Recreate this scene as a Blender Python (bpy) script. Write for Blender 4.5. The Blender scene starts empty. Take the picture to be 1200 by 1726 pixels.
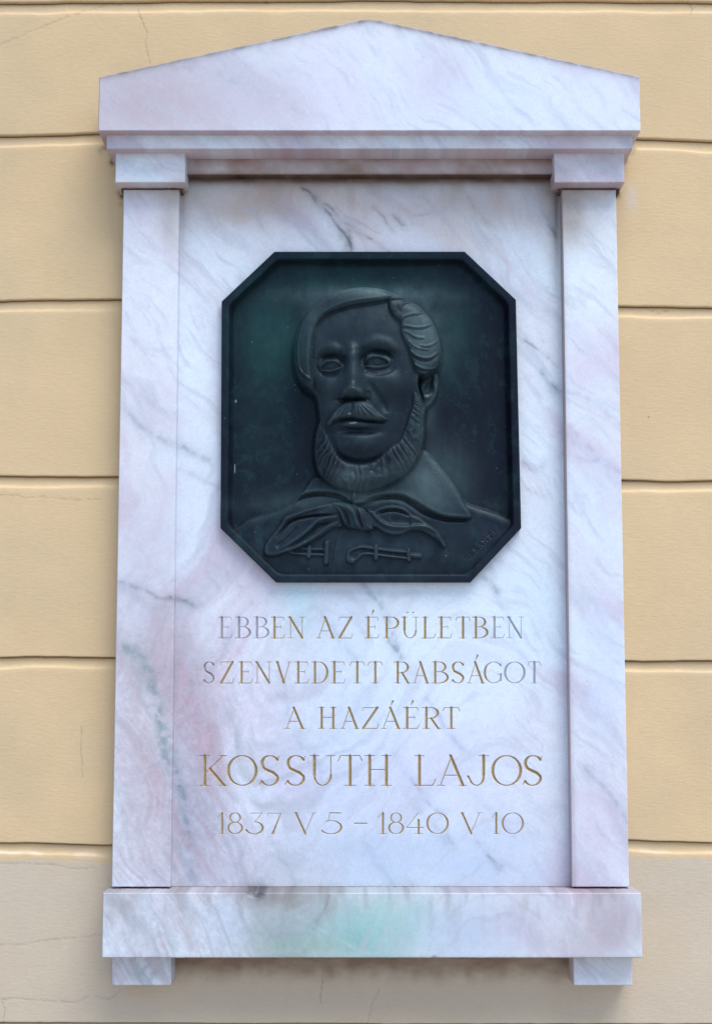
import bpy, math
import numpy as np
R = math.radians
sc = bpy.context.scene
COL = sc.collection

# ------------------------------------------------------------------ camera, sky, sun, exposure
F_PX, PITCH, DIST, CAM_Z = 2610.0, 6.3, 2.70, 1.62
cam_d = bpy.data.cameras.new('camera')
cam = bpy.data.objects.new('camera', cam_d); COL.objects.link(cam)
cam.location = (0, -DIST, CAM_Z)
cam.rotation_euler = (R(90 + PITCH), 0, 0)
cam_d.sensor_fit = 'VERTICAL'; cam_d.sensor_height = 24; cam_d.lens = F_PX / 1726 * 24
cam_d.clip_start = 0.05; cam_d.clip_end = 500
sc.camera = cam

SUN_EL, SUN_AZ = 62, 34          # elevation; azimuth to the right of the wall's normal
world = bpy.data.worlds.new('World'); sc.world = world; world.use_nodes = True
wn = world.node_tree; bg = wn.nodes['Background']
sky = wn.nodes.new('ShaderNodeTexSky'); sky.sky_type = 'NISHITA'; sky.sun_disc = False
sky.sun_elevation = R(SUN_EL); sky.sun_rotation = R(180 - SUN_AZ)
sky.air_density = 1.0; sky.dust_density = 1.5; sky.ozone_density = 1.0
wn.links.new(sky.outputs[0], bg.inputs[0]); bg.inputs[1].default_value = 0.12
sun_d = bpy.data.lights.new('sun', 'SUN'); sun_d.energy = 1.75; sun_d.angle = R(38); sun_d.color = (1, .96, .90)
sun = bpy.data.objects.new('sun', sun_d); COL.objects.link(sun)
sun.rotation_euler = (R(90 - SUN_EL), 0, R(SUN_AZ))
sc.view_settings.view_transform = 'Standard'; sc.view_settings.look = 'None'
sc.view_settings.exposure = 0.75; sc.view_settings.gamma = 1.0

# ------------------------------------------------------------------ measuring: a photograph point on the vertical plane 'd' metres in front of the wall
_s, _c = math.sin(R(PITCH)), math.cos(R(PITCH))
def U(px, py, d):
    dx = (np.asarray(px, float) - 600) / F_PX; dy = (863 - np.asarray(py, float)) / F_PX
    ry = _c - dy * _s; rz = _s + dy * _c
    t = (DIST - d) / ry
    return t * dx, CAM_Z + t * rz
def UX(px, py, d): return float(U(px, py, d)[0])
def UZ(px, py, d): return float(U(px, py, d)[1])
FOOT = np.array([600.0, 863 + F_PX * math.tan(R(PITCH))])

# ------------------------------------------------------------------ numpy helpers
rng = np.random.RandomState(7)
_lat = rng.rand(8, 64, 64)
def vnoise(x, y, k=0):
    L = _lat[k % 8]; xi = np.floor(x).astype(int); yi = np.floor(y).astype(int)
    fx = x - xi; fy = y - yi; fx = fx*fx*(3-2*fx); fy = fy*fy*(3-2*fy)
    a = L[yi % 64, xi % 64]; b = L[yi % 64, (xi+1) % 64]; c = L[(yi+1) % 64, xi % 64]; d = L[(yi+1) % 64, (xi+1) % 64]
    return (a*(1-fx)+b*fx)*(1-fy) + (c*(1-fx)+d*fx)*fy
def fbm(x, y, k=0, o=4):
    s = 0; a = .5; t = 0
    for i in range(o):
        s = s + a*vnoise(x*2**i+17.3*i, y*2**i+9.1*i, k+i); t += a; a *= .5
    return s/t
def sstep(a, b, x):
    t = np.clip((x-a)/(b-a), 0, 1); return t*t*(3-2*t)
def smooth(pts, closed=False, n=7):
    P = np.array(pts, float); N = len(P); out = []
    for i in range(N if closed else N-1):
        if closed: p0, p1, p2, p3 = P[i-1], P[i], P[(i+1) % N], P[(i+2) % N]
        else: p0, p1, p2, p3 = P[max(i-1, 0)], P[i], P[i+1], P[min(i+2, N-1)]
        for j in range(n):
            t = j/n
            out.append(.5*((2*p1)+(-p0+p2)*t+(2*p0-5*p1+4*p2-p3)*t*t+(-p0+3*p1-3*p2+p3)*t**3))
    if not closed: out.append(P[-1])
    return np.array(out)
def seg_dist(X, Y, P, closed=False, extra=None):
    """distance to polyline; extra: per-vertex columns interpolated at the nearest point"""
    best = np.full(X.shape, 1e9); ex = None
    if extra is not None: ex = np.zeros(X.shape + (extra.shape[1],))
    N = len(P)
    for i in range(N if closed else N-1):
        a = P[i]; b = P[(i+1) % N]; d = b-a; L = d@d + 1e-12
        t = np.clip(((X-a[0])*d[0]+(Y-a[1])*d[1])/L, 0, 1)
        q = (X-a[0]-t*d[0])**2+(Y-a[1]-t*d[1])**2
        m = q < best; best[m] = q[m]
        if ex is not None:
            e = extra[i]+t[..., None]*(extra[(i+1) % N]-extra[i]); ex[m] = e[m]
    return (np.sqrt(best), ex) if ex is not None else np.sqrt(best)
def inside(X, Y, P):
    c = np.zeros(X.shape, bool); N = len(P)
    for i in range(N):
        a = P[i]; b = P[(i+1) % N]
        if a[1] == b[1]: continue
        m = (a[1] > Y) != (b[1] > Y)
        c ^= m & (X < (b[0]-a[0])*(Y-a[1])/(b[1]-a[1])+a[0])
    return c

# ------------------------------------------------------------------ scene helpers
def link(name, mesh, parent=None, mat=None):
    o = bpy.data.objects.new(name, mesh); COL.objects.link(o)
    if parent: o.parent = parent
    if mat: mesh.materials.append(mat)
    return o
def empty(name, loc, label, cat):
    o = bpy.data.objects.new(name, None); COL.objects.link(o); o.location = loc
    o['label'] = label; o['category'] = cat; o.empty_display_size = .1
    return o
def make_mesh(name, co, faces, col=None, smooth_sh=False, normals=None):
    """co (N,3), faces (M,4) int (a triangle repeats its last index is not allowed)"""
    me = bpy.data.meshes.new(name)
    n = len(co); m = len(faces)
    me.vertices.add(n); me.vertices.foreach_set('co', np.asarray(co, np.float32).ravel())
    k = faces.shape[1]
    me.loops.add(m*k); me.loops.foreach_set('vertex_index', faces.astype(np.int32).ravel())
    me.polygons.add(m); me.polygons.foreach_set('loop_start', np.arange(0, m*k, k, dtype=np.int32))
    me.polygons.foreach_set('loop_total', np.full(m, k, np.int32))
    me.update(calc_edges=True)
    if smooth_sh: me.polygons.foreach_set('use_smooth', np.ones(m, bool))
    else: me.polygons.foreach_set('use_smooth', np.zeros(m, bool))
    if col is not None:
        a = me.color_attributes.new('tint', 'FLOAT_COLOR', 'POINT')
        c = np.ones((n, 4), np.float32); c[:, :col.shape[1]] = col
        a.data.foreach_set('color', c.ravel())
    if normals is not None: me.normals_split_custom_set_from_vertices(np.asarray(normals, np.float32).tolist())
    return me
def grid_faces(nr, nc, mask=None, off=0):
    i = np.arange(nr*nc).reshape(nr, nc)
    f = np.stack([i[:-1, :-1], i[1:, :-1], i[1:, 1:], i[:-1, 1:]], -1)   # rows go down the picture: faces look at the camera
    if mask is not None: f = f[mask]
    return f.reshape(-1, 4)+off
def compact(co, faces, *arrs):
    used = np.unique(faces); mp = np.zeros(len(co), int); mp[used] = np.arange(len(used))
    return (co[used], mp[faces]) + tuple(None if a is None else a[used] for a in arrs)

# ------------------------------------------------------------------ materials
def new_mat(name):
    m = bpy.data.materials.new(name); m.use_nodes = True
    nt = m.node_tree; return m, nt, nt.nodes['Principled BSDF']
def N(nt, t, **kw):
    n = nt.nodes.new(t)
    for k, v in kw.items(): setattr(n, k, v)
    return n
def noise(nt, scale, detail=4, rough=.6, vec=None, dim='3D'):
    n = N(nt, 'ShaderNodeTexNoise'); n.inputs['Scale'].default_value = scale
    n.inputs['Detail'].default_value = detail; n.inputs['Roughness'].default_value = rough
    if vec: nt.links.new(vec, n.inputs['Vector'])
    return n
def math_n(nt, op, a, b=None, c=None, clamp=False):
    n = N(nt, 'ShaderNodeMath', operation=op); n.use_clamp = clamp
    for i, v in enumerate((a, b, c)):
        if v is None: continue
        if isinstance(v, (int, float)): n.inputs[i].default_value = v
        else: nt.links.new(v, n.inputs[i])
    return n.outputs[0]
def ramp(nt, v, lo, hi, a=0.0, b=1.0):
    n = N(nt, 'ShaderNodeMapRange'); n.inputs[1].default_value = lo; n.inputs[2].default_value = hi
    n.inputs[3].default_value = a; n.inputs[4].default_value = b; nt.links.new(v, n.inputs[0]); return n.outputs[0]
def mix(nt, fac, a, b, mode='MIX'):
    n = N(nt, 'ShaderNodeMix', data_type='RGBA', blend_type=mode)
    for i, v in ((0, fac), (6, a), (7, b)):
        if isinstance(v, (int, float)): n.inputs[i].default_value = v
        elif isinstance(v, tuple): n.inputs[i].default_value = v + (1,) if len(v) == 3 else v
        else: nt.links.new(v, n.inputs[i])
    return n.outputs[2]
def geo_pos(nt): return N(nt, 'ShaderNodeNewGeometry').outputs['Position']
def bump(nt, bsdf, h, strength, dist):
    b = N(nt, 'ShaderNodeBump'); b.inputs['Strength'].default_value = strength; b.inputs['Distance'].default_value = dist
    nt.links.new(h, b.inputs['Height']); nt.links.new(b.outputs[0], bsdf.inputs['Normal'])

def marble_material(name):
    m, nt, b = new_mat(name); p = geo_pos(nt)
    t = N(nt, 'ShaderNodeAttribute', attribute_name='tint').outputs['Color']
    g = noise(nt, 620, 2, .7, p).outputs['Fac']; g2 = noise(nt, 190, 4, .6, p).outputs['Fac']
    v = math_n(nt, 'ADD', ramp(nt, g, .3, .7, .93, 1.07), ramp(nt, g2, .3, .7, -.035, .035))
    c = mix(nt, 1.0, t, v, 'MULTIPLY')
    s = noise(nt, 900, 1, .5, p).outputs['Fac']                     # sparse dark grit in the pores
    c = mix(nt, math_n(nt, 'MULTIPLY', ramp(nt, s, .73, .80), .35), c, (.16, .14, .13))
    nt.links.new(c, b.inputs['Base Color'])
    nt.links.new(ramp(nt, g2, .3, .7, .38, .56), b.inputs['Roughness'])
    b.inputs['Specular IOR Level'].default_value = .35
    bump(nt, b, math_n(nt, 'ADD', g, g2), .25, .0006)
    return m
M_MARBLE = marble_material('veined_marble')

def gilt_material():
    m, nt, b = new_mat('worn_gilding'); p = geo_pos(nt)
    t = N(nt, 'ShaderNodeAttribute', attribute_name='tint').outputs['Color']
    w = N(nt, 'ShaderNodeAttribute', attribute_name='wear', attribute_type='OBJECT').outputs['Fac']
    sx = N(nt, 'ShaderNodeSeparateXYZ'); nt.links.new(p, sx.inputs[0])
    depth = ramp(nt, sx.outputs['Y'], -.0140, -.0130)               # paint sits in the cut, bare lip
    n = noise(nt, 120, 5, .7, p).outputs['Fac']; n2 = noise(nt, 420, 3, .6, p).outputs['Fac']
    cover = ramp(nt, math_n(nt, 'SUBTRACT', math_n(nt, 'ADD', n, math_n(nt, 'MULTIPLY', n2, .4)), w), .02, .18)
    gold = mix(nt, ramp(nt, n2, .35, .65), (.32, .24, .125), (.52, .41, .23))
    grime = mix(nt, ramp(nt, n, .35, .7), (.20, .165, .15), (.34, .30, .30))
    inner = mix(nt, cover, mix(nt, .55, t, grime), gold)
    c = mix(nt, depth, t, inner)
    nt.links.new(c, b.inputs['Base Color']); b.inputs['Roughness'].default_value = .5
    return m
M_GILT = gilt_material()

def plaster_material():
    m, nt, b = new_mat('painted_plaster'); p = geo_pos(nt)
    t = N(nt, 'ShaderNodeAttribute', attribute_name='tint').outputs['Color']
    mp = N(nt, 'ShaderNodeMapping'); nt.links.new(p, mp.inputs[0]); mp.inputs['Scale'].default_value = (1, 1, 3.2)
    brush = noise(nt, 70, 6, .62, mp.outputs[0]).outputs['Fac']
    big = noise(nt, 4.5, 5, .6, p).outputs['Fac']; fine = noise(nt, 320, 3, .6, p).outputs['Fac']
    c = mix(nt, 1.0, t, ramp(nt, big, .3, .7, .955, 1.04), 'MULTIPLY')
    c = mix(nt, 1.0, c, ramp(nt, brush, .3, .7, .965, 1.03), 'MULTIPLY')
    sp = noise(nt, 38, 2, .5, p).outputs['Fac']
    c = mix(nt, math_n(nt, 'MULTIPLY', ramp(nt, sp, .76, .79), .5), c, (.20, .13, .07))
    nt.links.new(c, b.inputs['Base Color']); b.inputs['Roughness'].default_value = .75
    b.inputs['Specular IOR Level'].default_value = .25
    bump(nt, b, math_n(nt, 'ADD', math_n(nt, 'MULTIPLY', brush, 1.0), math_n(nt, 'MULTIPLY', fine, .5)), .35, .0016)
    return m
M_PLASTER = plaster_material()

def bronze_material():
    m, nt, b = new_mat('patinated_bronze'); p = geo_pos(nt)
    t = N(nt, 'ShaderNodeAttribute', attribute_name='tint').outputs['Color']
    mp = N(nt, 'ShaderNodeMapping'); nt.links.new(p, mp.inputs[0]); mp.inputs['Scale'].default_value = (3.5, 1, .45)
    streak = noise(nt, 26, 5, .65, mp.outputs[0]).outputs['Fac']
    n = noise(nt, 45, 5, .65, p).outputs['Fac']; f = noise(nt, 500, 3, .6, p).outputs['Fac']
    c = mix(nt, 1.0, t, ramp(nt, streak, .3, .7, .9, 1.1), 'MULTIPLY')
    c = mix(nt, 1.0, c, ramp(nt, n, .3, .7, .85, 1.16), 'MULTIPLY')
    sp = noise(nt, 150, 2, .5, p).outputs['Fac']
    c = mix(nt, math_n(nt, 'MULTIPLY', ramp(nt, sp, .775, .80), .5), c, (.25, .33, .33))
    nt.links.new(c, b.inputs['Base Color'])
    nt.links.new(ramp(nt, n, .3, .7, .33, .48), b.inputs['Roughness'])
    b.inputs['Metallic'].default_value = 0; b.inputs['Specular IOR Level'].default_value = .17; b.inputs['Specular Tint'].default_value = (.62, .88, 1, 1)
    bump(nt, b, math_n(nt, 'ADD', f, n), .3, .0005)
    return m
M_BRONZE = bronze_material()
M_MORTAR, _nt, _b = new_mat('dark_mortar')
_n = noise(_nt, 90, 5, .6, geo_pos(_nt)).outputs['Fac']
_nt.links.new(mix(_nt, ramp(_nt, _n, .3, .7), (.035, .028, .022), (.12, .085, .055)), _b.inputs['Base Color']); _b.inputs['Roughness'].default_value = .95
bump(_nt, _b, _n, .8, .002)

# ------------------------------------------------------------------ colour of the stone (albedo), by place on the photograph's own veins and clouds
def srgb(r, g, b):
    c = np.array([r, g, b], float)/255; return np.where(c <= .04045, c/12.92, ((c+.055)/1.055)**2.4)
# cloud: x, y, rx, ry, angle, colour, strength
CLOUDS = [
 (420, 345, 110, 36, -8, (190, 170, 158), .75), (560, 335, 130, 32, 8, (200, 180, 170), .6), (330, 330, 40, 30, 0, (170, 152, 142), .5),
 (800, 350, 100, 36, 15, (186, 168, 158), .6), (620, 395, 60, 30, 20, (216, 198, 200), .5), (760, 395, 50, 24, 20, (206, 190, 186), .5), (925, 345, 36, 50, 0, (158, 140, 132), .55), (700, 345, 60, 26, 0, (205, 190, 195), .4),
 (975, 372, 34, 58, 18, (165, 148, 135), .60), (950, 335, 40, 16, 0, (140, 120, 110), .5), (290, 372, 26, 60, 0, (186, 172, 165), .5),
 (340, 470, 90, 70, 30, (230, 234, 246), .7), (335, 620, 50, 110, 0, (224, 236, 250), .8), (250, 520, 40, 90, 0, (222, 230, 246), .6), (250, 420, 60, 90, 0, (222, 228, 244), .6), (990, 480, 55, 120, 0, (226, 238, 250), .9),
 (905, 720, 40, 70, 0, (222, 232, 248), .7), (1000, 860, 60, 110, 0, (212, 222, 246), .6), (1000, 610, 60, 60, 20, (208, 196, 222), .6),
 (260, 700, 90, 60, 35, (204, 196, 214), .5), (240, 930, 60, 140, 20, (196, 192, 212), .6), (245, 1120, 60, 80, 20, (176, 168, 184), .7),
 (230, 1330, 50, 170, -8, (184, 172, 188), .7), (300, 1190, 34, 170, -14, (178, 158, 172), .6), (330, 1380, 40, 130, -12, (176, 168, 190), .5),
 (400, 1200, 90, 120, -20, (208, 190, 214), .55), (298, 1420, 12, 80, 0, (200, 168, 170), .45), (440, 960, 70, 60, 30, (212, 198, 216), .5),
 (500, 1020, 30, 60, 0, (190, 222, 236), .8), (560, 1060, 60, 70, 0, (198, 214, 238), .6), (600, 1230, 120, 120, 20, (196, 210, 240), .6),
 (560, 1340, 110, 60, 0, (196, 208, 240), .5), (800, 1180, 120, 140, 0, (214, 226, 250), .7), (900, 1000, 50, 120, 0, (208, 226, 246), .7),
 (760, 1300, 120, 60, 25, (206, 208, 240), .5), (480, 1300, 60, 50, 30, (198, 188, 214), .5), (860, 1420, 90, 70, 0, (200, 204, 226), .6),
 (1010, 1150, 45, 160, 0, (204, 218, 246), .7), (1010, 1400, 45, 110, 0, (204, 196, 220), .6), (640, 1440, 200, 60, 0, (184, 200, 228), .75), (800, 1455, 90, 50, 0, (190, 204, 230), .7), (330, 1200, 40, 160, -10, (172, 158, 176), .75), (320, 1400, 50, 110, -8, (170, 164, 184), .7),
 (400, 1460, 120, 40, 0, (192, 184, 200), .5), (240, 1455, 60, 40, 0, (196, 184, 196), .5),
 # pediment
 (300, 175, 170, 90, 0, (190, 180, 192), .75), (520, 170, 120, 90, 0, (206, 202, 218), .5), (700, 170, 90, 80, 0, (214, 212, 230), .5),
 (230, 180, 120, 70, 0, (184, 170, 182), .75), (400, 150, 120, 60, 20, (192, 188, 208), .5), (560, 160, 60, 90, -20, (216, 216, 238), .6),
 (820, 170, 140, 70, 10, (214, 226, 248), .8), (740, 130, 50, 60, 0, (200, 192, 212), .5), (1000, 160, 60, 60, 0, (216, 224, 244), .6),
 (470, 170, 70, 40, 20, (196, 186, 204), .5),
 # base slab
 (240, 1570, 60, 80, 0, (184, 186, 208), .6), (380, 1560, 60, 50, 0, (196, 210, 236), .8), (480, 1570, 60, 60, 30, (160, 176, 184), .8),
 (500, 1560, 70, 60, 0, (146, 172, 176), .75), (610, 1575, 75, 75, 0, (142, 196, 200), .95), (690, 1560, 60, 60, 30, (164, 206, 208), .75), (520, 1600, 120, 24, 0, (150, 178, 172), .6),
 (770, 1575, 80, 60, 0, (188, 208, 236), .8), (880, 1560, 70, 60, 0, (196, 200, 228), .6), (1030, 1560, 50, 70, 0, (178, 168, 184), .8),
 (960, 1600, 60, 30, 0, (186, 178, 196), .5), (480, 1515, 60, 14, 0, (140, 130, 124), .6), (190, 1520, 30, 30, 0, (170, 160, 170), .5),
]
# vein: points, width, colour, strength
VEINS = [
 ([(508, 318), (522, 325), (538, 345), (556, 362), (568, 380), (582, 396), (590, 412), (592, 424)], 2.2, (78, 86, 98), 1.0),
 ([(522, 325), (545, 340), (560, 352), (576, 372), (600, 388), (625, 402), (645, 418), (655, 424)], 2.4, (110, 116, 130), .8),
 ([(588, 390), (590, 400), (586, 418)], 3.5, (70, 78, 88), .7), ([(575, 400), (584, 420)], 5, (130, 150, 156), .6),
 ([(630, 350), (648, 366), (655, 380), (664, 390)], 2.2, (130, 134, 146), .7), ([(664, 362), (672, 370), (680, 378)], 2.2, (120, 124, 136), .7),
 ([(565, 345), (580, 362), (610, 378), (640, 392)], 1.6, (150, 150, 160), .5),
 ([(785, 330), (800, 350), (815, 368), (830, 384)], 3.5, (160, 158, 168), .5), ([(905, 335), (918, 360), (930, 378), (938, 400)], 3, (120, 118, 126), .5),
 ([(700, 362), (730, 358), (752, 350)], 1.6, (150, 150, 164), .5), ([(925, 378), (932, 388), (936, 396)], 2.5, (96, 96, 104), .6),
 ([(884, 574), (900, 585), (912, 596), (922, 604)], 1.9, (96, 112, 124), .75), ([(922, 604), (940, 620)], 1.2, (150, 156, 170), .6),
 ([(912, 626), (920, 636), (930, 650), (944, 660)], 4, (140, 158, 176), .7), ([(916, 630), (924, 644), (938, 656)], 1.5, (90, 105, 118), .7),
 ([(924, 655), (936, 668), (944, 674)], 7, (160, 176, 200), .6),
 ([(955, 660), (985, 668), (1010, 688), (1042, 715)], 4, (178, 176, 200), .6), ([(958, 720), (980, 740), (1005, 770), (1030, 790), (1048, 800)], 3.5, (170, 170, 196), .6),
 ([(878, 780), (905, 790), (925, 775), (952, 765), (985, 775), (1010, 778)], 4, (176, 178, 204), .6), ([(880, 780), (895, 790)], 1.6, (130, 140, 156), .5),
 ([(882, 820), (900, 830), (912, 836)], 2, (150, 158, 172), .5),
 ([(224, 570), (250, 585), (275, 590), (297, 586)], 3, (190, 190, 214), .6), ([(212, 560), (240, 590), (262, 600)], 2, (190, 190, 214), .5),
 ([(206, 690), (235, 715), (262, 735), (290, 748), (320, 760), (350, 775)], 4.5, (156, 164, 182), .75), ([(285, 745), (310, 756), (328, 762)], 4, (140, 156, 168), .5),
 ([(205, 640), (240, 665), (270, 690), (296, 700)], 4, (184, 180, 202), .6), ([(300, 790), (340, 808), (372, 822)], 3.5, (180, 180, 202), .6),
 ([(200, 980), (235, 992), (262, 1006), (292, 1010), (312, 1014), (332, 1024)], 3, (120, 128, 140), .75), ([(288, 1007), (305, 1010), (324, 1020)], 3.2, (84, 96, 108), .8),
 ([(196, 985), (225, 1000), (255, 1022), (285, 1030)], 9, (160, 166, 182), .6), ([(340, 940), (372, 960), (400, 985), (425, 1015)], 5, (172, 172, 188), .55),
 ([(350, 965), (370, 990)], 2, (150, 150, 165), .4),
 ([(210, 1090), (235, 1105), (250, 1130), (258, 1160), (268, 1200), (276, 1240), (280, 1290)], 8, (128, 150, 160), .75),
 ([(215, 1095), (240, 1122), (252, 1150)], 5, (120, 152, 150), .5), ([(288, 1270), (300, 1320), (312, 1370), (320, 1430), (325, 1480)], 9, (150, 158, 178), .7),
 ([(296, 1300), (310, 1350), (316, 1400)], 4, (124, 140, 158), .6), ([(200, 1100), (225, 1160), (245, 1240), (262, 1300), (270, 1370)], 10, (190, 170, 184), .4),
 ([(305, 1130), (325, 1190), (345, 1250), (365, 1310)], 8, (190, 156, 176), .5), ([(380, 1190), (400, 1240), (420, 1290), (430, 1330)], 6, (172, 178, 192), .5),
 ([(470, 1130), (485, 1190), (500, 1240), (520, 1270), (545, 1300)], 5, (168, 178, 204), .6), ([(540, 1030), (560, 1060), (580, 1090), (600, 1110)], 4, (168, 182, 204), .5),
 ([(612, 985), (640, 1020), (658, 1050), (668, 1090), (676, 1110)], 4.5, (140, 152, 176), .65), ([(655, 1080), (668, 1095), (674, 1104)], 3.5, (104, 120, 140), .7),
 ([(800, 965), (818, 975), (830, 988), (836, 1000)], 4, (130, 140, 154), .6), ([(828, 980), (836, 1000)], 2.5, (100, 108, 122), .6),
 ([(836, 1000), (850, 1040), (866, 1080), (880, 1110)], 4, (186, 196, 222), .5), ([(640, 1000), (648, 1030)], 3, (170, 200, 206), .5),
 ([(720, 1180), (740, 1210), (760, 1240), (790, 1275)], 3.5, (160, 170, 204), .6), ([(660, 1270), (690, 1310), (720, 1350), (745, 1370)], 4, (150, 162, 198), .6),
 ([(680, 1330), (700, 1360), (730, 1390), (752, 1420)], 5, (160, 170, 200), .5), ([(790, 1330), (820, 1360), (850, 1390), (866, 1410)], 3, (176, 184, 214), .5),
 ([(806, 1420), (818, 1436), (830, 1452), (840, 1466)], 3, (146, 158, 176), .6), ([(820, 1440), (834, 1452), (846, 1462)], 1.4, (100, 110, 126), .6),
 ([(750, 1400), (762, 1420)], 2.5, (150, 164, 190), .6), ([(620, 1430), (640, 1460), (660, 1490)], 6, (164, 176, 200), .5), ([(470, 1440), (490, 1470), (500, 1494)], 5, (150, 172, 176), .5),
 ([(986, 1296), (1000, 1310), (1020, 1330), (1040, 1355), (1056, 1384)], 3, (140, 154, 178), .7), ([(986, 1290), (994, 1302)], 3, (150, 160, 170), .5),
 ([(1000, 1010), (1020, 1060), (1040, 1110)], 5, (186, 196, 222), .5), ([(690, 1484), (696, 1494)], 3, (120, 120, 90), .5),
 ([(372, 120), (385, 132), (400, 140)], 4, (164, 170, 190), .6), ([(420, 140), (440, 155), (458, 168)], 3.5, (168, 176, 194), .55), ([(495, 185), (505, 195), (510, 200)], 2.5, (160, 166, 180), .5),
 ([(820, 120), (850, 160), (880, 190), (905, 210)], 4, (192, 200, 226), .5), ([(290, 120), (330, 110)], 6, (176, 170, 184), .4),
 ([(556, 1510), (545, 1535), (528, 1562)], 2, (110, 112, 120), .7), ([(545, 1535), (536, 1556)], 5, (140, 148, 156), .5),
 ([(420, 1502), (440, 1503)], 6, (60, 56, 62), 1.3), ([(424, 1506), (436, 1508)], 5, (70, 66, 72), 1.3), ([(900, 1502), (910, 1502)], 2.5, (50, 48, 54), 1.2),  # dark tint laid over the slab's chip and drill hole
 ([(280, 1510), (295, 1530), (312, 1560)], 1.2, (214, 222, 238), .8), ([(500, 1545), (540, 1565), (620, 1610)], 1.2, (200, 222, 236), .5),
 ([(960, 1505), (964, 1525)], 1.4, (230, 232, 244), .9), ([(955, 1575), (958, 1614)], 1.3, (226, 228, 240), .8), ([(930, 1545), (938, 1530)], 1.2, (220, 222, 236), .6),
 ([(235, 1640), (250, 1628)], 3, (150, 150, 166), .5), ([(255, 1650), (268, 1630)], 3, (160, 158, 172), .4),
 ([(960, 1610), (955, 1590), (950, 1570)], 2, (160, 160, 172), .3),
]
TONE = np.array([.955, 1.0, .99])
def marble(px, py, seed=0, blobs=True):
    px = np.asarray(px, float); py = np.asarray(py, float); sh = px.shape
    px = px.ravel(); py = py.ravel()
    w1 = fbm(px/130+seed, py/130, 1)*70; w2 = fbm(px/130, py/130+seed, 3)*70
    a = R(48)+.35*sstep(700, 1200, py)*(1-sstep(400, 900, px)); ca, sa = np.cos(a), np.sin(a)
    X = px+w1; Y = py+w2
    al = X*ca+Y*sa; ac = -X*sa+Y*ca
    c = np.tile(srgb(218, 222, 236), (len(px), 1))
    n1 = fbm(al/260+seed, ac/70, 0)[:, None]; n2 = fbm(al/200+5, ac/55+seed, 2)[:, None]; n3 = fbm(al/120+9, ac/22+seed, 4)
    c = c+(srgb(196, 178, 200)-c)*sstep(.46, .72, n1)*.65
    c = c+(srgb(218, 232, 248)-c)*sstep(.50, .72, n2)*.7
    c = c+(srgb(176, 184, 202)-c)*(sstep(.55, .8, n3)*.45)[:, None]
    if blobs:
        jx = px+(fbm(px/60, py/60, 5)-.5)*50; jy = py+(fbm(px/60+7, py/60, 6)-.5)*50
        for (x, y, rx, ry, an, col, st) in CLOUDS:
            m = (np.abs(px-x) < 2.6*max(rx, ry)) & (np.abs(py-y) < 2.6*max(rx, ry))
            if not m.any(): continue
            if (y < 236) != (sh_piece == 'pediment') and y < 236: continue
            if (y > 1500) != (sh_piece == 'base') : continue
            cc, ss_ = math.cos(R(an)), math.sin(R(an)); dx = jx[m]-x; dy = jy[m]-y
            g = np.exp(-((dx*cc+dy*ss_)/rx)**2-((-dx*ss_+dy*cc)/ry)**2)*st
            c[m] = c[m]+(srgb(*col)-c[m])*g[:, None]
        kx = px+(fbm(px/18, py/18, 2)-.5)*8; ky = py+(fbm(px/18+3, py/18, 5)-.5)*8
        vis = .15+1.1*sstep(.35, .62, fbm(px/12+1, py/12, 6, 3))
        for (pts, w, col, st) in VEINS:
            P = smooth(pts, n=3); lo = P.min(0)-4*w-6; hi = P.max(0)+4*w+6
            m = (px > lo[0]) & (px < hi[0]) & (py > lo[1]) & (py < hi[1])
            if not m.any(): continue
            d = seg_dist(kx[m], ky[m], P)
            g = np.exp(-(d/(w*1.15))**2)*st*(.52+.30*sstep(1000, 1150, py[m])*(1-sstep(330, 480, px[m])))*np.clip(vis[m], 0, 1.1)
            g = g+np.exp(-(d/(w*3))**2)*st*.20
            c[m] = c[m]+(srgb(*col)-c[m])*np.clip(g, 0, .95)[:, None]
    n4 = fbm(px/9+seed, py/9, 6, 3)[:, None]; n5 = fbm(al/60+3, ac/9+seed, 5, 3)[:, None]
    low = sstep(850, 1300, py)[:, None]*(1-sstep(300, 700, px))[:, None]
    n7 = fbm(px/3.2+seed, py/3.2, 1, 2)[:, None]; c = c*(1+(n4-.5)*(.08+.16*low)+(n7-.5)*(.05+.16*low)); c = c+(srgb(186, 190, 208)-c)*sstep(.56, .8, n5)*.4
    n8 = fbm(al/150+seed, ac/13+2, 3, 4)[:, None]
    c = c+(srgb(158, 164, 176)-c)*sstep(.50, .78, n8)*.50*low + (srgb(166, 142, 154)-c)*sstep(.52, .8, 1-n8)*.35*low
    # hairline net, broken up
    r = np.abs(fbm(al/90+seed, ac/26+3, 1, 3)-.5); k = sstep(.5, .68, fbm(px/90+seed, py/90, 3, 3))
    c = c+(srgb(150, 158, 178)-c)*((1-sstep(0, .012, r))*k*.22)[:, None]
    # weathering: warm grime under the mouldings, architrave shadows painted in; darker arrises
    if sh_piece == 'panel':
        g = np.exp(-np.clip(py-303, 0, 999)/5.5)*1.25*(.6+.8*fbm(px/30, py/30, 4)); c = c+(srgb(58, 42, 36)-c)*np.clip(g, 0, .96)[:, None]  # soot, and the architrave's shadow painted onto the panel top
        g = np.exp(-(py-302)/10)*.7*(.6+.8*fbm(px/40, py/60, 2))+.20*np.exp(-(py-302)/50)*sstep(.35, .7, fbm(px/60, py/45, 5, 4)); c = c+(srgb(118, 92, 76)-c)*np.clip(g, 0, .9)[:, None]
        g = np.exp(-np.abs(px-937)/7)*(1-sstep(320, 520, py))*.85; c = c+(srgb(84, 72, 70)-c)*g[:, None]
        g = np.exp(-np.abs(px-309)/7)*(1-sstep(330, 470, py))*.45; c = c+(srgb(130, 112, 102)-c)*g[:, None]
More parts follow.
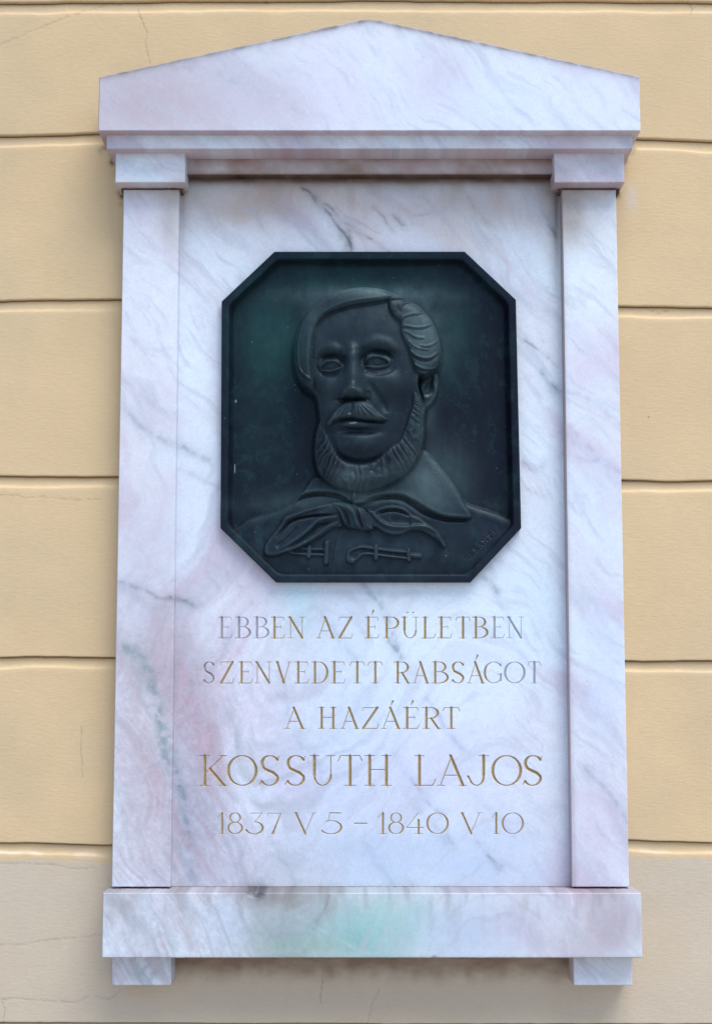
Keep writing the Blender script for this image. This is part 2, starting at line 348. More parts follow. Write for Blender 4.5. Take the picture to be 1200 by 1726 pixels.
        g = np.exp(-(1496-py)/9)*.28; c = c+(srgb(165, 160, 140)-c)*np.clip(g, 0, 1)[:, None]
    if sh_piece == 'panel':
        g = sstep(.50, .78, fbm(px/22, py/110, 1, 4))*np.exp(-(py-302)/60)*.32; c = c+(srgb(156, 138, 126)-c)*np.clip(g, 0, 1)[:, None]
    if sh_piece == 'base':
        g = sstep(.45, .75, fbm(px/14, py/60, 3, 4))*np.exp(-np.clip(py-1504, 0, 200)/40)*.45; c = c+(srgb(140, 132, 136)-c)*g[:, None]
        g = np.exp(-np.clip(1614-py, 0, 99)/2.2)*.5*fbm(px/9, py/5, 3); c = c+(srgb(120, 110, 108)-c)*g[:, None]
    if sh_piece == 'architrave':  # brown grime; the shadow line below the fascia is painted along the top
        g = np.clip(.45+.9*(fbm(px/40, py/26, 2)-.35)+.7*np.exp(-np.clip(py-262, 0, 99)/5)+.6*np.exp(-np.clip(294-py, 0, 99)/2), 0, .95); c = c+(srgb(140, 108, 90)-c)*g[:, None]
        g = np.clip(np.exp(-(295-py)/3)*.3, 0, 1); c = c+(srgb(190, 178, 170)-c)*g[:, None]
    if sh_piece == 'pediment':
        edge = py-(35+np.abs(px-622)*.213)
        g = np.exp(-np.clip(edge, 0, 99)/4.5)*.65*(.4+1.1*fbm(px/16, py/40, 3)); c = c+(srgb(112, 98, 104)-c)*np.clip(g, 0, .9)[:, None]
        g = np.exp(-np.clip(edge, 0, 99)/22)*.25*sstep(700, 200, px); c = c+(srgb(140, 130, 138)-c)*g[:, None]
    if sh_piece in ('fascia', 'capital'):
        g = .20*sstep(.35, .8, fbm(px/30+seed, py/18, 4)); c = c+(srgb(160, 142, 140)-c)*g[:, None]
    if sh_piece == 'pilaster':
        g = np.exp(-np.abs(px-(946+(py-350)*.019))/3.0)*.40*(.4+fbm(px/9, py/50, 2)); c = c+(srgb(110, 98, 104)-c)*np.clip(g, 0, 1)[:, None]  # darker line along the right pilaster's inner edge
        g = np.exp(-((px-965)/24)**2-((py-352)/50)**2)*.55*(.4+fbm(px/14, py/20, 5)); c = c+(srgb(136, 116, 100)-c)*np.clip(g, 0, 1)[:, None]
        g = np.exp(-((px-285)/16)**2-((py-365)/50)**2)*.40; c = c+(srgb(160, 146, 136)-c)*np.clip(g, 0, 1)[:, None]
        g = np.exp(-(py-322)/16)*.45*(.4+fbm(px/20, py/20, 1)); c = c+(srgb(140, 118, 104)-c)*np.clip(g, 0, 1)[:, None]
    if sh_piece in ('base', 'foot'): c = c*np.array([.93, .90, .88])
    if sh_piece == 'pilaster': c = c*np.array([1.0, .975, .965])
    return (c*TONE).reshape(sh+(3,))
sh_piece = ''

# ------------------------------------------------------------------ a stone block: dense front face, worn arris, returns to the wall
def block(name, parent, x0, x1, z0, z1, d, back, piece, step=.003, top=None, worn=.0004, seed=0, label=None, dent=None):
    """x0..x1, z0..z1 metres; d = projection in front of the wall; back = where it meets what is behind; top(x) optional upper edge"""
    global sh_piece; sh_piece = piece
    ch = .0014
    nx = max(8, int((x1-x0)/step)); nz = max(6, int((z1-z0)/step))
    xs = np.linspace(x0+ch, x1-ch, nx); v = np.linspace(1, 0, nz)
    X, V = np.meshgrid(xs, v); tz = (top(xs) if top else np.full(nx, z1))-ch
    Z = (z0+ch)+V*(tz[None, :]-(z0+ch)); Y = np.full_like(X, -d)
    px = 600+F_PX*(X/(DIST-d)); # photograph column/row on this plane, for the veins
    q = (Z-CAM_Z)/(DIST-d); dyy = (q*_c-_s)/(_c+q*_s); py = 863-F_PX*dyy
    px = 600+F_PX*X/((DIST-d)/(_c-dyy*_s))
    if dent is not None: Y = Y+dent(px, py)
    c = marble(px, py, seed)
    co = np.stack([X, Y, Z], -1).reshape(-1, 3); cc = c.reshape(-1, 3); f = grid_faces(nz, nx)
    i = np.arange(nz*nx).reshape(nz, nx)
    ring = np.concatenate([i[0, :], i[1:, -1], i[-1, -2::-1], i[-2:0, 0]])
    P = co[ring].copy(); n = len(ring)
    ox = np.zeros(n); oz = np.zeros(n)
    ox[:] = 0; k1 = nx; k2 = nx+nz-1; k3 = k2+nx-1
    oz[:k1] = 1; ox[k1-1:k2] = 1; oz[k2-1:k3] = -1; ox[k3-1:] = -1; ox[0] = -1
    wob = (fbm(P[:, 0]*260+seed, P[:, 2]*260, 3, 3)-.5)*2*worn
    E = P.copy(); E[:, 0] += ox*(ch+wob); E[:, 2] += oz*(ch+wob); E[:, 1] += ch
    B = E.copy(); B[:, 1] = -back
    E2 = E.copy(); E2[:, 1] += .25*(d-back)
    base = len(co); co = np.concatenate([co, E, E2, B])
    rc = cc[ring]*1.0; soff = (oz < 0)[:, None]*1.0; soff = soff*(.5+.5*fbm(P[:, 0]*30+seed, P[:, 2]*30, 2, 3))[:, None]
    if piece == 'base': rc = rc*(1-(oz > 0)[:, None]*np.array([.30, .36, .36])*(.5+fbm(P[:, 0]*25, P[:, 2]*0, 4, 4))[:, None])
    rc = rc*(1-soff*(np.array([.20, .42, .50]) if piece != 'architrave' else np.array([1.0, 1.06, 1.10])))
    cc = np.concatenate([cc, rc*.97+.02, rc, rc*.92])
    j = np.arange(n); jn = (j+1) % n; fs = [f]
    for a, b in ((ring, base+j), (base+j, base+n+j), (base+n+j, base+2*n+j)):
        fs.append(np.stack([a, a[jn], b[jn], b], -1))
    faces = np.concatenate(fs)
    # reverse ring faces so normals look outward
    nf = len(f); faces[nf:] = faces[nf:][:, ::-1]
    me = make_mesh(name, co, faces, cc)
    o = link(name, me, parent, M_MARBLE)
    if label: o['label'] = label
    return o

# depths (metres in front of the wall face)
D_PANEL, D_PIL, D_ARCH, D_CAP, D_FAS, D_PED, D_BASE, D_FOOT = .014, .040, .040, .070, .094, .116, .092, .058

tablet = empty('memorial_tablet', (0, 0, UZ(600, 1614, D_BASE)),
    'white veined marble memorial tablet with low pediment, two pilasters and gilt inscription', 'memorial')
tz0 = tablet.location.z
# (children keep world coordinates)
def keep(o, p):
    from mathutils import Matrix
    o.parent = p; o.matrix_parent_inverse = Matrix.Translation(p.location).inverted()

def xs_of(d, *pp): return float(np.mean([UX(px, py, d) for px, py in pp]))
PX0 = xs_of(D_PED, (166, 222), (168, 130)); PX1 = xs_of(D_PED, (1080, 222), (1076, 130))
pzb = xs = UZ(620, 220.5, D_PED)
apex_x, apex_z = UX(622, 33, D_PED), UZ(622, 33, D_PED)
zl, zr = UZ(168, 130, D_PED), UZ(1076, 129, D_PED)
def ped_top(x):
    x = np.asarray(x, float)
    l = zl+(apex_z+.003-zl)*(x-PX0)/(apex_x-PX0); r = zr+(apex_z+.003-zr)*(PX1-x)/(PX1-apex_x)
    z = np.minimum(l, r); s = .012
    h = np.clip(1-np.abs(l-r)/s, 0, 1); z = z-h*h*s*.25
    chips = (fbm(x*120, x*0+3, 2, 3)-.5)*.0022
    return z+chips
children = []
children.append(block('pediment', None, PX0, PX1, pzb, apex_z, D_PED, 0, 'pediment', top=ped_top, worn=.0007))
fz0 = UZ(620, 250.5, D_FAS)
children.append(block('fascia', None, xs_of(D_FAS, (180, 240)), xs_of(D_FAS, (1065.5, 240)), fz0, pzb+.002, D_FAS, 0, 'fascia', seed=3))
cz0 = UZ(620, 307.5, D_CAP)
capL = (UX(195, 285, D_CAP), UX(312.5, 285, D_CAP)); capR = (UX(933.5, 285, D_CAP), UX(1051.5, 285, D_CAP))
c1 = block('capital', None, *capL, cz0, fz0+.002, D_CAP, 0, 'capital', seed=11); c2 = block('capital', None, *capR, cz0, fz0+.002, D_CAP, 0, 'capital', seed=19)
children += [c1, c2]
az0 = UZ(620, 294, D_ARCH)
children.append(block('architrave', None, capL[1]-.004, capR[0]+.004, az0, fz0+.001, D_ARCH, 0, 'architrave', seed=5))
pb = UZ(620, 1495.2, D_PIL)
lx0 = xs_of(D_PIL, (208, 330), (190, 1490), (200, 800)); lx1 = xs_of(D_PIL, (301, 350), (289, 1480), (296, 800))
rx0 = xs_of(D_PIL, (943.5, 350), (966, 1480), (956, 900)); rx1 = xs_of(D_PIL, (1036, 350), (1060, 1480), (1050, 900))
ptop = UZ(620, 319.5, D_PIL)
children.append(block('pilaster', None, lx0, lx1, pb, ptop, D_PIL, 0, 'pilaster', seed=0, step=.0025))
children.append(block('pilaster', None, rx0, rx1, pb, ptop, D_PIL, 0, 'pilaster', seed=0, step=.0025))
bz1 = UZ(620, 1505, D_BASE); bz0 = UZ(620, 1614.5, D_BASE)
def base_dent(px, py):
    g = np.exp(-(((px-430)/13)**2+((py-1504)/8)**2)**2)*.006
    for x in (866, 905, 958): g = g+np.exp(-((px-x)/4)**2-((py-1503)/2)**2)*.002
    g = g+np.exp(-((px-731)/4)**2-((py-1615)/3)**2)*.004
    return g
children.append(block('base_slab', None, xs_of(D_BASE, (173, 1560)), xs_of(D_BASE, (1081, 1560)), bz0, bz1, D_BASE, 0, 'base', dent=base_dent, worn=.0006, step=.0025))
fb = UZ(620, 1661, D_FOOT)
children.append(block('foot_block', None, UX(189, 1640, D_FOOT), UX(289, 1640, D_FOOT), fb, bz0+.0015, D_FOOT, 0, 'foot', seed=23))
children.append(block('foot_block', None, UX(966, 1640, D_FOOT), UX(1065, 1640, D_FOOT), fb, bz0+.0015, D_FOOT, 0, 'foot', seed=29))
for o in children: keep(o, tablet)

# ragged dark mortar in the joints (under the capitals and above the base)
def mortar(x0, x1, z0, z1, d, seed):
    n = 60; xs_ = np.linspace(x0, x1, n)
    t = z1+(fbm(xs_*150+seed, xs_*0, 1, 3)-.5)*.002; b = z0+(fbm(xs_*120+seed, xs_*0+4, 2, 3)-.5)*.003
    fy = -d+(fbm(xs_*90+seed, xs_*0+2, 3, 3)-.5)*.004
    co = []
    for z, y in ((t, fy*0), (t, fy+.001), ((t+b)/2, fy-.001), (b, fy+.001), (b, fy*0)): co.append(np.stack([xs_, y, z], -1))
    co = np.stack(co).reshape(-1, 3)
    o = link('mortar_joint', make_mesh('mortar_joint', co, grid_faces(5, n)), None, M_MORTAR); keep(o, tablet)
mortar(lx0-.004, lx1+.006, ptop-.003, cz0+.001, D_PIL-.003, 1)
mortar(rx0-.006, rx1+.007, ptop-.003, cz0+.001, D_PIL-.003, 5)
mortar(lx0+.001, rx1-.001, bz1-.001, pb+.001, D_PANEL-.006, 9)

# ------------------------------------------------------------------ the inscribed panel
W_ = lambda x: x
def arc(cx, cy, rx, ry, a0, a1, w0, w1=None, n=22, stress=True):
    """a in degrees, 0 = right, counter-clockwise, y up; width thick at the sides"""
    o = []
    for k in range(n+1):
        a = R(a0+(a1-a0)*k/n)
        w = w1+(w0-w1)*abs(math.cos(a))**1.5 if w1 is not None else w0
        o.append((cx+rx*math.cos(a), cy+ry*math.sin(a), w))
    return o
T_, t_ = 1.0, .42           # thick and thin stroke factors
def serif(x, y, w=.16, k=.42): return [(x-w, y, k*.8), (x, y, k), (x+w, y, k*.8)]
def L(x0, y0, x1, y1, a, b=None): return [(x0, y0, a), (x1, y1, a if b is None else b)]
GL = {
 'E': [L(.25, 0, .25, 1, T_), L(.02, 1, .86, 1, t_), L(.86, 1, .93, .84, t_, .3), L(.25, .53, .70, .53, t_), L(.70, .60, .70, .45, .35), L(.02, 0, .88, 0, t_), L(.88, 0, 1, .2, t_, .3)],
 'B': [L(.22, 0, .22, 1, T_), L(.0, 1, .45, 1, t_), arc(.45, .765, .38, .235, 90, -90, .95, t_), L(.22, .53, .5, .53, t_), arc(.47, .265, .50, .265, 90, -90, T_, t_), L(0, 0, .47, 0, t_)],
 'N': [L(.16, 0, .16, 1, t_), L(.12, 1, .84, .0, T_), L(.84, 0, .84, 1, t_), serif(.13, 1, .13), serif(.84, 1, .16), serif(.16, 0, .16)],
 'A': [L(.12, 0, .5, 1, t_), L(.46, 1, .88, 0, T_), L(.24, .34, .74, .34, t_), serif(.13, 0, .13), serif(.87, 0, .13)],
 'Z': [L(.10, 1, .95, 1, t_), L(.10, 1, .03, .84, .35), L(.93, 1, .08, 0, T_), L(.05, 0, .92, 0, t_), L(.92, 0, 1, .2, .35)],
 'P': [L(.24, 0, .24, 1, T_), L(.02, 1, .55, 1, t_), arc(.55, .73, .40, .27, 90, -90, T_, t_), L(.24, .46, .55, .46, t_), serif(.24, 0, .2)],
 'U': [L(.18, 1, .18, .35, T_), arc(.5, .35, .32, .35, 180, 360, .75, t_), L(.82, .35, .82, 1, t_), serif(.18, 1, .18), serif(.82, 1, .16)],
 'L': [L(.24, 0, .24, 1, T_), serif(.24, 1, .22), L(.02, 0, .86, 0, t_), L(.86, 0, 1, .2, .4)],
 'T': [L(.5, 0, .5, 1, T_), L(.1, 1, .9, 1, t_), L(.1, 1, .0, .83, .4), L(.9, 1, 1, .83, .4), serif(.5, 0, .24)],
 'S': [[(.90, .98, .3), (.84, .86, .4)], arc(.50, .755, .36, .245, 25, 200, T_, t_, 14)[:], [(.165, .66, .9), (.25, .56, 1), (.45, .49, 1.05), (.66, .42, 1.05), (.80, .32, .95)], arc(.47, .24, .37, .24, 20, -155, .9, t_, 16), [(.10, .12, .5), (.02, .02, .3)]],
 'V': [L(.12, 1, .52, 0, T_), L(.88, 1, .5, 0, t_), serif(.12, 1, .12), serif(.88, 1, .12)],
 'D': [L(.20, 0, .20, 1, T_), L(0, 1, .45, 1, t_), arc(.45, .5, .53, .5, 90, -90, T_, t_, 26), L(0, 0, .45, 0, t_)],
 'R': [L(.22, 0, .22, 1, T_), L(0, 1, .48, 1, t_), arc(.48, .745, .36, .255, 90, -90, T_, t_), L(.22, .49, .5, .49, t_), L(.48, .49, .86, 0, .9), L(.8, 0, 1, 0, t_), serif(.22, 0, .2)],
 'G': [arc(.55, .5, .50, .5, 40, 322, T_, t_, 34), [(.93, .82, .4), (.96, .98, .3)], L(.93, .10, .93, .42, .8), serif(.88, .42, .14)],
 'O': [arc(.5, .5, .48, .5, 0, 360, T_, t_, 44)],
 'H': [L(.20, 0, .20, 1, T_), L(.80, 0, .80, 1, T_), L(.2, .53, .8, .53, t_), serif(.2, 1, .18), serif(.2, 0, .18), serif(.8, 1, .18), serif(.8, 0, .18)],
 'K': [L(.22, 0, .22, 1, T_), L(.86, 1, .27, .44, t_), L(.40, .56, .90, 0, T_), serif(.2, 1, .18), serif(.2, 0, .18), serif(.86, 1, .14), serif(.88, 0, .14)],
 'J': [L(.74, 1, .74, .34, T_), arc(.42, .28, .32, .28, 10, -150, .8, t_, 16), [(.15, .15, .5), (.02, .3, .8)], serif(.74, 1, .24)],
 '1': [L(.62, 0, .62, 1, T_), L(.62, 1, .1, .78, .4), serif(.62, 0, .35)],
 '8': [arc(.5, .77, .34, .23, 0, 360, .8, t_, 28), arc(.5, .275, .46, .275, 0, 360, .95, t_, 32)],
 '3': [L(.15, .98, .92, 1, t_), L(.92, 1, .42, .56, .4), arc(.42, .28, .52, .29, 90, -160, T_, t_, 26), ],
 '7': [L(.05, .98, .96, .98, t_), L(.05, .98, .02, .86, .35), L(.93, .98, .36, 0, .5, T_), serif(.36, 0, .14)],
 '5': [L(.32, 1, .92, 1, .6), L(.32, 1, .24, .60, t_), arc(.38, .31, .56, .32, 118, -150, T_, t_, 26)],
 '-': [L(0, .5, 1, .5, .6)],
 '4': [L(.70, 1, .02, .30, t_), L(.02, .30, 1, .30, .5), L(.72, 0, .72, .66, T_), serif(.72, 0, .25)],
 '0': [arc(.5, .5, .48, .5, 0, 360, T_, t_, 44)],
 'F': [L(.25, 0, .25, 1, T_), L(.02, 1, .9, 1, t_), L(.25, .53, .70, .53, t_)],
 'I': [L(.5, 0, .5, 1, T_)],
}
# line: (cap-top y, base y, stem half width, [(character, x0, x1, wear, accent)])
LINES = [
 (1040.5, 1075.5, 2.3, [('E', 368, 392, .9), ('B', 397.5, 422, .95), ('B', 427.5, 453, 1.0), ('E', 456.5, 481, .12), ('N', 485, 514, .2), ('A', 533, 565, .3), ('Z', 570, 594, .3),
   ('E', 614.5, 639, .1, 'a'), ('P', 645, 672, .2), ('U', 676, 706, .2, 'u'), ('L', 710.5, 734, .2), ('E', 737.5, 761.5, .3), ('T', 768, 792, .2), ('B', 796, 821.5, .3), ('E', 827, 850, .7), ('N', 853, 882.5, .95)]),
 (1116, 1151.5, 2.3, [('S', 342, 363.5, .8), ('Z', 371, 394, .45), ('E', 401, 426.5, .4), ('N', 429, 458.5, .5), ('V', 464, 491.5, .2), ('E', 496.5, 521, .1), ('D', 525.5, 552, .12), ('E', 557, 582.5, .3),
   ('T', 589.5, 614.5, .1), ('T', 620, 644.5, .1), ('R', 664, 691.5, .3), ('A', 695, 723, .2), ('B', 727, 755, .35), ('S', 759.5, 784.3, .25), ('A', 786.5, 816.5, .2, 'a'), ('G', 815, 845.6, .8), ('O', 850, 884, .7), ('T', 889, 911, .9)]),
 (1193, 1228, 2.4, [('A', 479, 514, .1), ('H', 535.5, 568, .1), ('A', 573.5, 605, .2), ('Z', 609.5, 637.8, .2), ('A', 642, 675.6, .15, 'a'), ('E', 679, 706.7, .15, 'a'), ('R', 711.4, 742.5, .2), ('T', 745.8, 774.6, .15)]),
 (1274, 1324, 2.9, [('K', 335, 382.7, .35), ('O', 384, 432.8, .05), ('S', 436.5, 474, .15), ('S', 480, 518, .1), ('U', 522, 565.3, .15), ('T', 570, 610, .05), ('H', 613.5, 660.5, .05),
   ('L', 698, 734, .1), ('A', 736, 786, .1), ('J', 788, 824, .2), ('O', 829, 878, .35), ('S', 880, 916.5, .3)]),
 (1370.5, 1405.5, 2.1, [('1', 366, 380, .4), ('8', 384, 409, .3), ('3', 417.3, 444.5, .25), ('7', 450.7, 475.3, .25), ('V', 494, 533.4, .2), ('5', 546, 576.8, .25), ('-', 597.5, 618, .3),
   ('1', 635, 651.5, .3), ('8', 654.5, 680, .3), ('4', 684.7, 713.3, .3), ('0', 719, 755, .3), ('V', 774, 812.4, .25), ('1', 827.7, 841, .4), ('0', 846, 881.5, .55)]),
]
panel_x0, panel_x1 = lx1-.012, rx0+.012
FS = .5; CS = 2.0                               # fine and coarse grid in photograph pixels (about mm)
gx0, gx1, gy0, gy1 = 288, 968, 298, 1494
ncx = int((gx1-gx0)/CS); ncy = int((gy1-gy0)/CS)
hole = np.zeros((ncy, ncx), bool)
oct_px = [(463, 424), (783, 424), (869, 505), (878, 890), (793, 981), (465, 981), (372, 890), (374, 508)]
gcx = gx0+CS*(np.arange(ncx)+.5); gcy = gy0+CS*(np.arange(ncy)+.5)
CX, CY = np.meshgrid(gcx, gcy)
oc = np.array(oct_px, float); cen = oc.mean(0)
hole |= inside(CX, CY, cen+(oc-cen)*.982)
sh_piece = 'panel'
extra = []                                       # fine tiles that belong to the panel
letters = []
owner = np.full((ncy, ncx), -1)
tiles = []
for (yt, yb, hw, items) in LINES:
    for it in items:
        ch, x0, x1, wear = it[:4]; acc = it[4] if len(it) > 4 else ''
        h = yb-yt; w = x1-x0
        P = []
        for st in GL[ch]: P.append([(x0+a*w, yb-b*h, hw*c) for a, b, c in st])
        if acc == 'a': P.append([(x0+.50*w, yt-4.5, hw*.45), (x0+.60*w, yt-11, hw*.8)])
        if acc == 'u':
            for q in (.36, .66): P.append([(x0+q*w-.6, yt-8, hw*.6), (x0+q*w+.6, yt-8, hw*.6)])
        ya = yt-14 if acc else yt-4
        c0 = int((x0-3.5-gx0)/CS); c1_ = int(math.ceil((x1+3.5-gx0)/CS)); r0 = int((ya-gy0)/CS); r1 = int(math.ceil((yb+4-gy0)/CS))
        tiles.append((ch, wear, P, c0, c1_, r0, r1, hw))
for ti, (ch, wear, P, c0, c1_, r0, r1, hw) in enumerate(tiles):
    # where two boxes touch, the later one keeps only free cells; strokes never cross between letters
    sub = owner[r0:r1, c0:c1_]; sub[sub < 0] = ti
hole |= owner >= 0
def depth_field(X, Y, P):
    D = np.zeros(X.shape)
    for st in P:
        A = np.array(st); d, e = seg_dist(X, Y, A[:, :2], extra=A[:, 2:3])
        D = np.maximum(D, (e[..., 0]-d)*1.3)
    return D
def px_to_world(px, py, d, y):
    x, z = U(px, py, d); return np.stack([x, y, z], -1)
wob = lambda X, Y: (fbm(X/3.1, Y/3.1, 4, 2)-.5)*.5
allP = tiles
for ti, (ch, wear, P, c0, c1_, r0, r1, hw) in enumerate(tiles):
    k = int(CS/FS)
    xx = gx0+CS*c0+FS*np.arange((c1_-c0)*k+1); yy = gy0+CS*r0+FS*np.arange((r1-r0)*k+1)
    X, Y = np.meshgrid(xx, yy)
    D = depth_field(X+wob(X, Y), Y+wob(X+50, Y), P)
    for tj in (ti-1, ti+1):                       # a neighbour's serif may reach into this box
        if 0 <= tj < len(tiles):
            q = tiles[tj]
            if q[5] == r0 or abs(q[5]-r0) < 12: D = np.maximum(D, depth_field(X+wob(X, Y), Y+wob(X+50, Y), q[2]))
    D = np.clip(D, 0, 3.8)*.001
    D[D < .00012] = 0
    co = px_to_world(X, Y, D_PANEL, -D_PANEL+D).reshape(-1, 3)
    col = marble(X, Y).reshape(-1, 3)
    own = np.repeat(np.repeat(owner[r0:r1, c0:c1_] == ti, k, 0), k, 1)
    cut = (D[:-1, :-1]+D[1:, :-1]+D[1:, 1:]+D[:-1, 1:]) > 0
    nr, nc = X.shape
    f1 = grid_faces(nr, nc, own & cut); f0 = grid_faces(nr, nc, own & ~cut)
    a, b, c = compact(co, f1, col)
    letters.append((ch, wear, make_mesh('letter', a, b, c)))
    if len(f0): extra.append(compact(co, f0, col))
gxx = gx0+CS*np.arange(ncx+1); gyy = gy0+CS*np.arange(ncy+1)
X, Y = np.meshgrid(gxx, gyy)
co = px_to_world(X, Y, D_PANEL, np.full(X.shape, -D_PANEL)).reshape(-1, 3)
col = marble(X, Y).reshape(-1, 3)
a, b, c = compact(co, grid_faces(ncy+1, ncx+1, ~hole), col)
cos, fcs, cls = [a], [b], [c]; off = len(a)
for (a, b, c) in extra: cos.append(a); fcs.append(b+off); cls.append(c); off += len(a)
# returns of the panel to the wall, along its visible top and bottom edge
for (r, s) in ((0, 1), (-1, -1)):
    e = px_to_world(gxx, np.full_like(gxx, gyy[r]), D_PANEL, np.full(gxx.shape, -D_PANEL)); e2 = e.copy(); e2[:, 1] = 0
    n = len(gxx); q = np.concatenate([e2, e] if s > 0 else [e, e2]); cos.append(q); fcs.append(grid_faces(2, n)+off); off += 2*n
    cls.append(np.tile(srgb(170, 160, 150), (2*n, 1)))
panel = link('inscription_panel', make_mesh('inscription_panel', np.concatenate(cos), np.concatenate(fcs), np.concatenate(cls)), None, M_MARBLE)
keep(panel, tablet)
for (ch, wear, me) in letters:
    o = link('letter', me, None, M_GILT); o.parent = panel; o['wear'] = float(wear*1.05)
    o['label'] = ('faded' if wear >= .7 else 'gilt') + ' incised character ' + ch

# ------------------------------------------------------------------ the bronze relief
RIM = .024
D_RIM = D_PANEL+.017                     # rim front
D_FLOOR = D_RIM-.024
ox, oz_ = U(oc[:, 0], oc[:, 1], D_RIM)
plaque = empty('bronze_plaque', (0, -D_PANEL, UZ(620, 700, D_PANEL)),
    'dark green bronze octagonal portrait plaque of a bearded man on the marble panel', 'plaque')
# relief is drawn on the rim plane in photograph pixels; parts standing nearer or farther are corrected for it
def lift(p, h):
    """photograph point of something h mm in front of the rim plane -> drawing coordinates on the rim plane"""
    return FOOT+(np.asarray(p, float)-FOOT)*(1-h/1000/(DIST-D_RIM))
def z2(*pts, h=14): return lift([(460+x/3.75, 460+y/3.75) for x, y in pts], h)
def z3(*pts, h=-6): return lift([(360+x/2.264, 740+y/2.264) for x, y in pts], h)
def zb(*pts, h=-2): return lift([(430+x/5.714, 800+y/5.714) for x, y in pts], h)
def z4(*pts, h=-2): return lift([(580+x/5.4545, 800+y/5.4545) for x, y in pts], h)
def z7(*pts, h=10): return lift([(640+x/7.19, 480+y/7.19) for x, y in pts], h)
GS = .9
gx = np.arange(378, 874, GS); gy = np.arange(428, 976, GS)
X, Y = np.meshgrid(gx, gy)
H = np.zeros(X.shape); LAB = np.zeros(X.shape, int)    # 0 background 1 face 2 hair 3 beard 4 moustache 5 ear 6 coat 7 collar 8 cravat 9 frog
class Box:
    def __init__(s, P, m=16):
        lo = P.min(0)-m; hi = P.max(0)+m
        s.c0 = max(0, int((lo[0]-gx[0])/GS)); s.c1 = min(len(gx), int((hi[0]-gx[0])/GS)+1)
        s.r0 = max(0, int((lo[1]-gy[0])/GS)); s.r1 = min(len(gy), int((hi[1]-gy[0])/GS)+1)
        s.sl = (slice(s.r0, s.r1), slice(s.c0, s.c1)); s.X = X[s.sl]; s.Y = Y[s.sl]
def sd(P, m=16):
    """signed distance, inside positive"""
    b = Box(P, m); d = seg_dist(b.X, b.Y, P, closed=True); d = np.where(inside(b.X, b.Y, P), d, -d)
    out = np.full(X.shape, -99.0); out[b.sl] = d; return out
def dome(d, w): return np.sqrt(np.clip(1-(1-np.clip(d/w, 0, 1))**2, 0, 1))
def gauss(cx, cy, sx, sy, a=0):
    c, s = math.cos(R(a)), math.sin(R(a)); dx = X-cx; dy = Y-cy
    return np.exp(-((dx*c+dy*s)/sx)**2-((-dx*s+dy*c)/sy)**2)
def ridge(pts, w, h, n=6, taper=True):
    """adds a soft ridge (h>0) or groove (h<0) along a smooth curve"""
    P = smooth(pts, n=n); b = Box(P, 4*np.max(w)+4)
    m = len(P); t = np.linspace(0, 1, m)
    ww = np.interp(t, np.linspace(0, 1, len(np.atleast_1d(w))), np.atleast_1d(w)) if np.ndim(w) else np.full(m, float(w))
    hh = np.interp(t, np.linspace(0, 1, len(np.atleast_1d(h))), np.atleast_1d(h)) if np.ndim(h) else np.full(m, float(h))
    if taper: hh = hh*np.clip(np.minimum(t, 1-t)*6, 0, 1)**.7
    d, e = seg_dist(b.X, b.Y, P, extra=np.stack([ww, hh], -1))
    H[b.sl] += e[..., 1]*np.exp(-(d/e[..., 0])**2)
def crease(pts, w, h, off=3.4, k=.45):
    pts = np.asarray(pts, float); ridge(pts, w, h); ridge(pts+np.array([0, off]), w*1.25, -h*k)

# --- coat, shoulders
coat = smooth(z3((60, 352), (85, 335), (130, 303), (200, 282), (268, 258), (312, 222), (345, 188), (385, 140), (480, 100), (700, 60), (800, 38), (835, 70), (872, 110), (905, 150), (938, 200), (965, 238), (1000, 252), (1050, 268), (1100, 285), (1160, 310)), n=5)
coat = np.vstack([coat, [[900, 990], [360, 990]]])
dc = sd(coat, 30)
H = np.maximum(H, 12*dome(dc, 16)+5*sstep(10, 60, dc)); LAB[dc > 0] = 6
pl = sd(zb((820, 520), (770, 700), (738, 960), (990, 960), (1010, 640), (1130, 545))); H += .9*sstep(-.8, .8, pl)*(dc > 0)
ridge(zb((828, 520), (780, 700), (742, 950)), 1.0, .9, taper=False); ridge(zb((1130, 540), (1142, 600), (1140, 640)), .9, .6)
# collars
colR = smooth(z3((525, 240), (570, 247), (620, 224), (700, 214), (760, 236), (820, 272), (880, 297), (965, 304), (985, 292), (955, 238), (930, 185), (872, 108), (800, 36), (700, 100), (560, 150), h=0), closed=True, n=5)
d = sd(colR); H = np.where(d > 0, np.maximum(H, H+9*dome(d, 5.5)), H); LAB[(d > 0)] = 7
ridge(z4((150, 262), (240, 225), (330, 208), (440, 202), (540, 215), (620, 262), (720, 335), (820, 380), (940, 408), (1060, 412), (1125, 412)), 3.0, [-4, -7, -7, -7, -6, -5])
colL = smooth(z3((300, 245), (350, 212), (420, 203), (480, 212), (525, 240), (545, 200), (470, 160), (385, 140), (345, 190), h=0), closed=True, n=5)
d = sd(colL); H = np.where(d > 0, H+8*dome(d, 5), H); LAB[d > 0] = 7
ridge(zb((370, 262), (440, 215), (540, 190), (640, 186), (760, 200), (840, 225), (900, 255)), 2.6, [-4, -6.5, -6.5, -5])
# shirt band fold above the cravat
ridge(z4((180, 300), (280, 262), (400, 250), (500, 262), (600, 320), (700, 392), (800, 430)), 6, 2.2)
